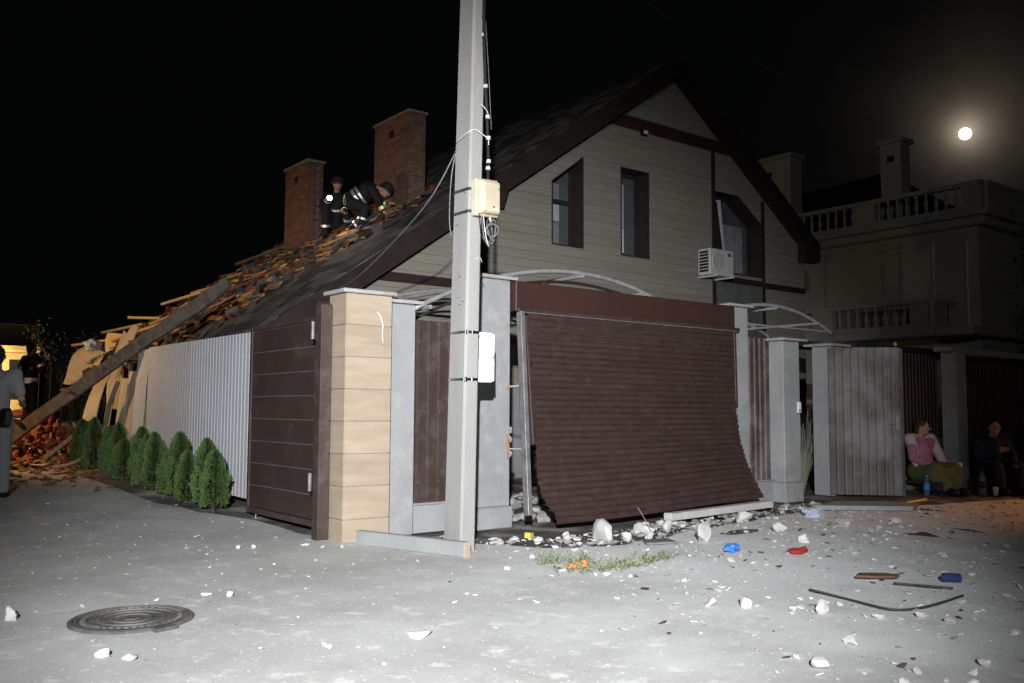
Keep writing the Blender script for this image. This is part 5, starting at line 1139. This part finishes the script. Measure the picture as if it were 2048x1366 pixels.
# seated woman in pink
b0 = V(12.78, 6.72, 0); cd = V(-.25, -.95, 0).normalized(); sv = V(cd.y, -cd.x, 0)
def cs(f_, r_, u_): return b0+cd*f_+sv*r_+V(0, 0, u_)
J = dict(pelvis=cs(-.02, 0, .30), chest=cs(-.05, 0, .60), neck=cs(-.02, .02, .79), head=cs(.02, .03, .93), shR=cs(-.03, .19, .73), shL=cs(-.03, -.19, .73), elR=cs(.08, .28, .50), wrR=cs(.30, .20, .40), elL=cs(.06, -.30, .50), wrL=cs(.22, -.36, .36), hipR=cs(.02, .12, .29), hipL=cs(.02, -.12, .29), knR=cs(.36, .20, .36), knL=cs(.36, -.16, .36), anR=cs(.52, .12, .08), anL=cs(.50, -.10, .08), toR=cs(.66, .13, .045), toL=cs(.64, -.10, .045))
t = person('person in pink top with white shawl sitting before the dark gate', b0, J, V(.35, -.9, -.12), (pinkm, olive), 'people sitting by the gate', sleeves=1.2, hair=mat('brown_hair', (.05, .03, .022), .8))
blob('shawl', shawl, t, [(cs(-.04, .20, .76), cs(.10, .24, .42), .085, .06), (cs(-.04, -.20, .76), cs(.10, -.28, .42), .085, .06), (cs(-.09, .17, .77), cs(-.09, -.17, .77), .08, .08)], [], .014, 3)
blob('skirt', olive, t, [(cs(.02, .12, .30), cs(.38, .20, .30), .16, .14), (cs(.02, -.12, .30), cs(.38, -.16, .30), .16, .14), (cs(.38, .20, .28), cs(.46, .12, .12), .13, .10), (cs(.38, -.16, .28), cs(.46, -.08, .12), .13, .10), (cs(.38, .18, .26), cs(.38, -.14, .26), .13, .13)], [], .018, 4)
o = thing('low_stool', 'low stool under the woman in pink', 'stool', (12.78, 6.78, 0)); MB().box(12.58, 12.98, 6.62, 6.96, .13, .17).build('seat', trim, o, bevel=.01)
for x in (12.6, 12.93):
    for y in (6.64, 6.91): MB().box(x, x+.03, y, y+.03, 0, .129).build('leg', trim, o)
c = J['wrL']+V(-.0, -.07, .0); MB().lathe([(.026, 0), (.034, .09), (.034, .095)], 12, c+V(-.02, -.02, -.02)).build('cup', whitebox, None); tag(bpy.data.objects['cup'], 'pale cup in the hand of the woman in pink', 'cup')
# second person in dark clothes
b0 = V(13.62, 6.15, 0); cd = V(-.55, -.83, 0).normalized(); sv = V(cd.y, -cd.x, 0)
J = dict(pelvis=cs(-.02, 0, .34), chest=cs(.0, 0, .62), neck=cs(.05, 0, .80), head=cs(.10, 0, .93), shR=cs(.02, .19, .74), shL=cs(.02, -.19, .74), elR=cs(.14, .26, .52), wrR=cs(.30, .08, .60), elL=cs(.12, -.26, .50), wrL=cs(.32, -.14, .42), hipR=cs(.02, .11, .32), hipL=cs(.02, -.11, .32), knR=cs(.40, .16, .38), knL=cs(.40, -.16, .38), anR=cs(.44, .14, .08), anL=cs(.44, -.14, .08), toR=cs(.58, .15, .045), toL=cs(.58, -.15, .045))
t = person('person in black clothes sitting at the foot of the grey column', b0, J, V(-.8, -.6, -.1), (navy, navy), 'people sitting by the gate', sleeves=1.2)
o = thing('low_stool', 'low seat under the person in black by the column', 'stool', (13.62, 6.2, 0)); MB().box(13.42, 13.85, 6.02, 6.4, .16, .21).build('seat', trim, o, bevel=.01)
for x in (13.44, 13.80):
    for y in (6.05, 6.34): MB().box(x, x+.03, y, y+.03, 0, .159).build('leg', trim, o)
# things on the ground beside them
def bottle(label, x, y, s_, mb_, ml_):
    t_ = thing('bottle', label, 'bottle', (x, y, 0)); MB().lathe([(.038*s_, 0), (.042*s_, .02), (.042*s_, .17*s_), (.03*s_, .21*s_), (.014*s_, .24*s_), (.014*s_, .26*s_)], 14, (x, y, rz(x, y))).build('body', mb_, t_, smooth=True)
    MB().lathe([(.0428*s_, .08*s_), (.0428*s_, .16*s_)], 14, (x, y, rz(x, y))).build('label_band', ml_, t_); MB().lathe([(.016*s_, .255*s_), (.016*s_, .28*s_)], 10, (x, y, rz(x, y))).build('bottle_cap', ml_, t_)
clearb = mat('bottle_plastic', (.10, .14, .18), .15, spec=.7, bump=0)
bottle('water bottle with bright blue label in front of the woman in pink', 12.28, 6.42, 1.0, clearb, mat('bright_blue_label', (.05, .35, .75), .4, bump=0))
bottle('tall clear bottle standing between the two seated people', 12.95, 5.98, 1.25, clearb, navy)
b = MB(); b.lathe([(.028, 0), (.038, .11), (.038, .115)], 12, (13.12, 5.88, rz(13.12, 5.88))); litter('paper_cup', 'white paper cup standing on the ground beside the tall bottle', 'cup', whitebox, b)
b = crumple((12.5, 6.36, .10), (.17, .12, .11), 6, 12); litter('dark_bag', 'dark bag on the ground beside the blue-labelled bottle', 'bag', navy, b)
bg = thing('black_bag', 'large black bag with handles at the far right by the seated people', 'bag', (13.9, 5.72, 0)); blob('sack', black, bg, [(V(13.72, 5.78, .18), V(14.05, 5.55, .18), .17, .17)], [(V(13.88, 5.66, .30), V(.22, .18, .14))], .02, 3)
for q in (-.05, .05): MB().tube([(13.78+q, 5.72+q, .40), (13.80+q, 5.70+q, .54), (13.94+q, 5.62+q, .55), (13.98+q, 5.60+q, .40)], .012, 6).build('handle', black, bg, smooth=True)
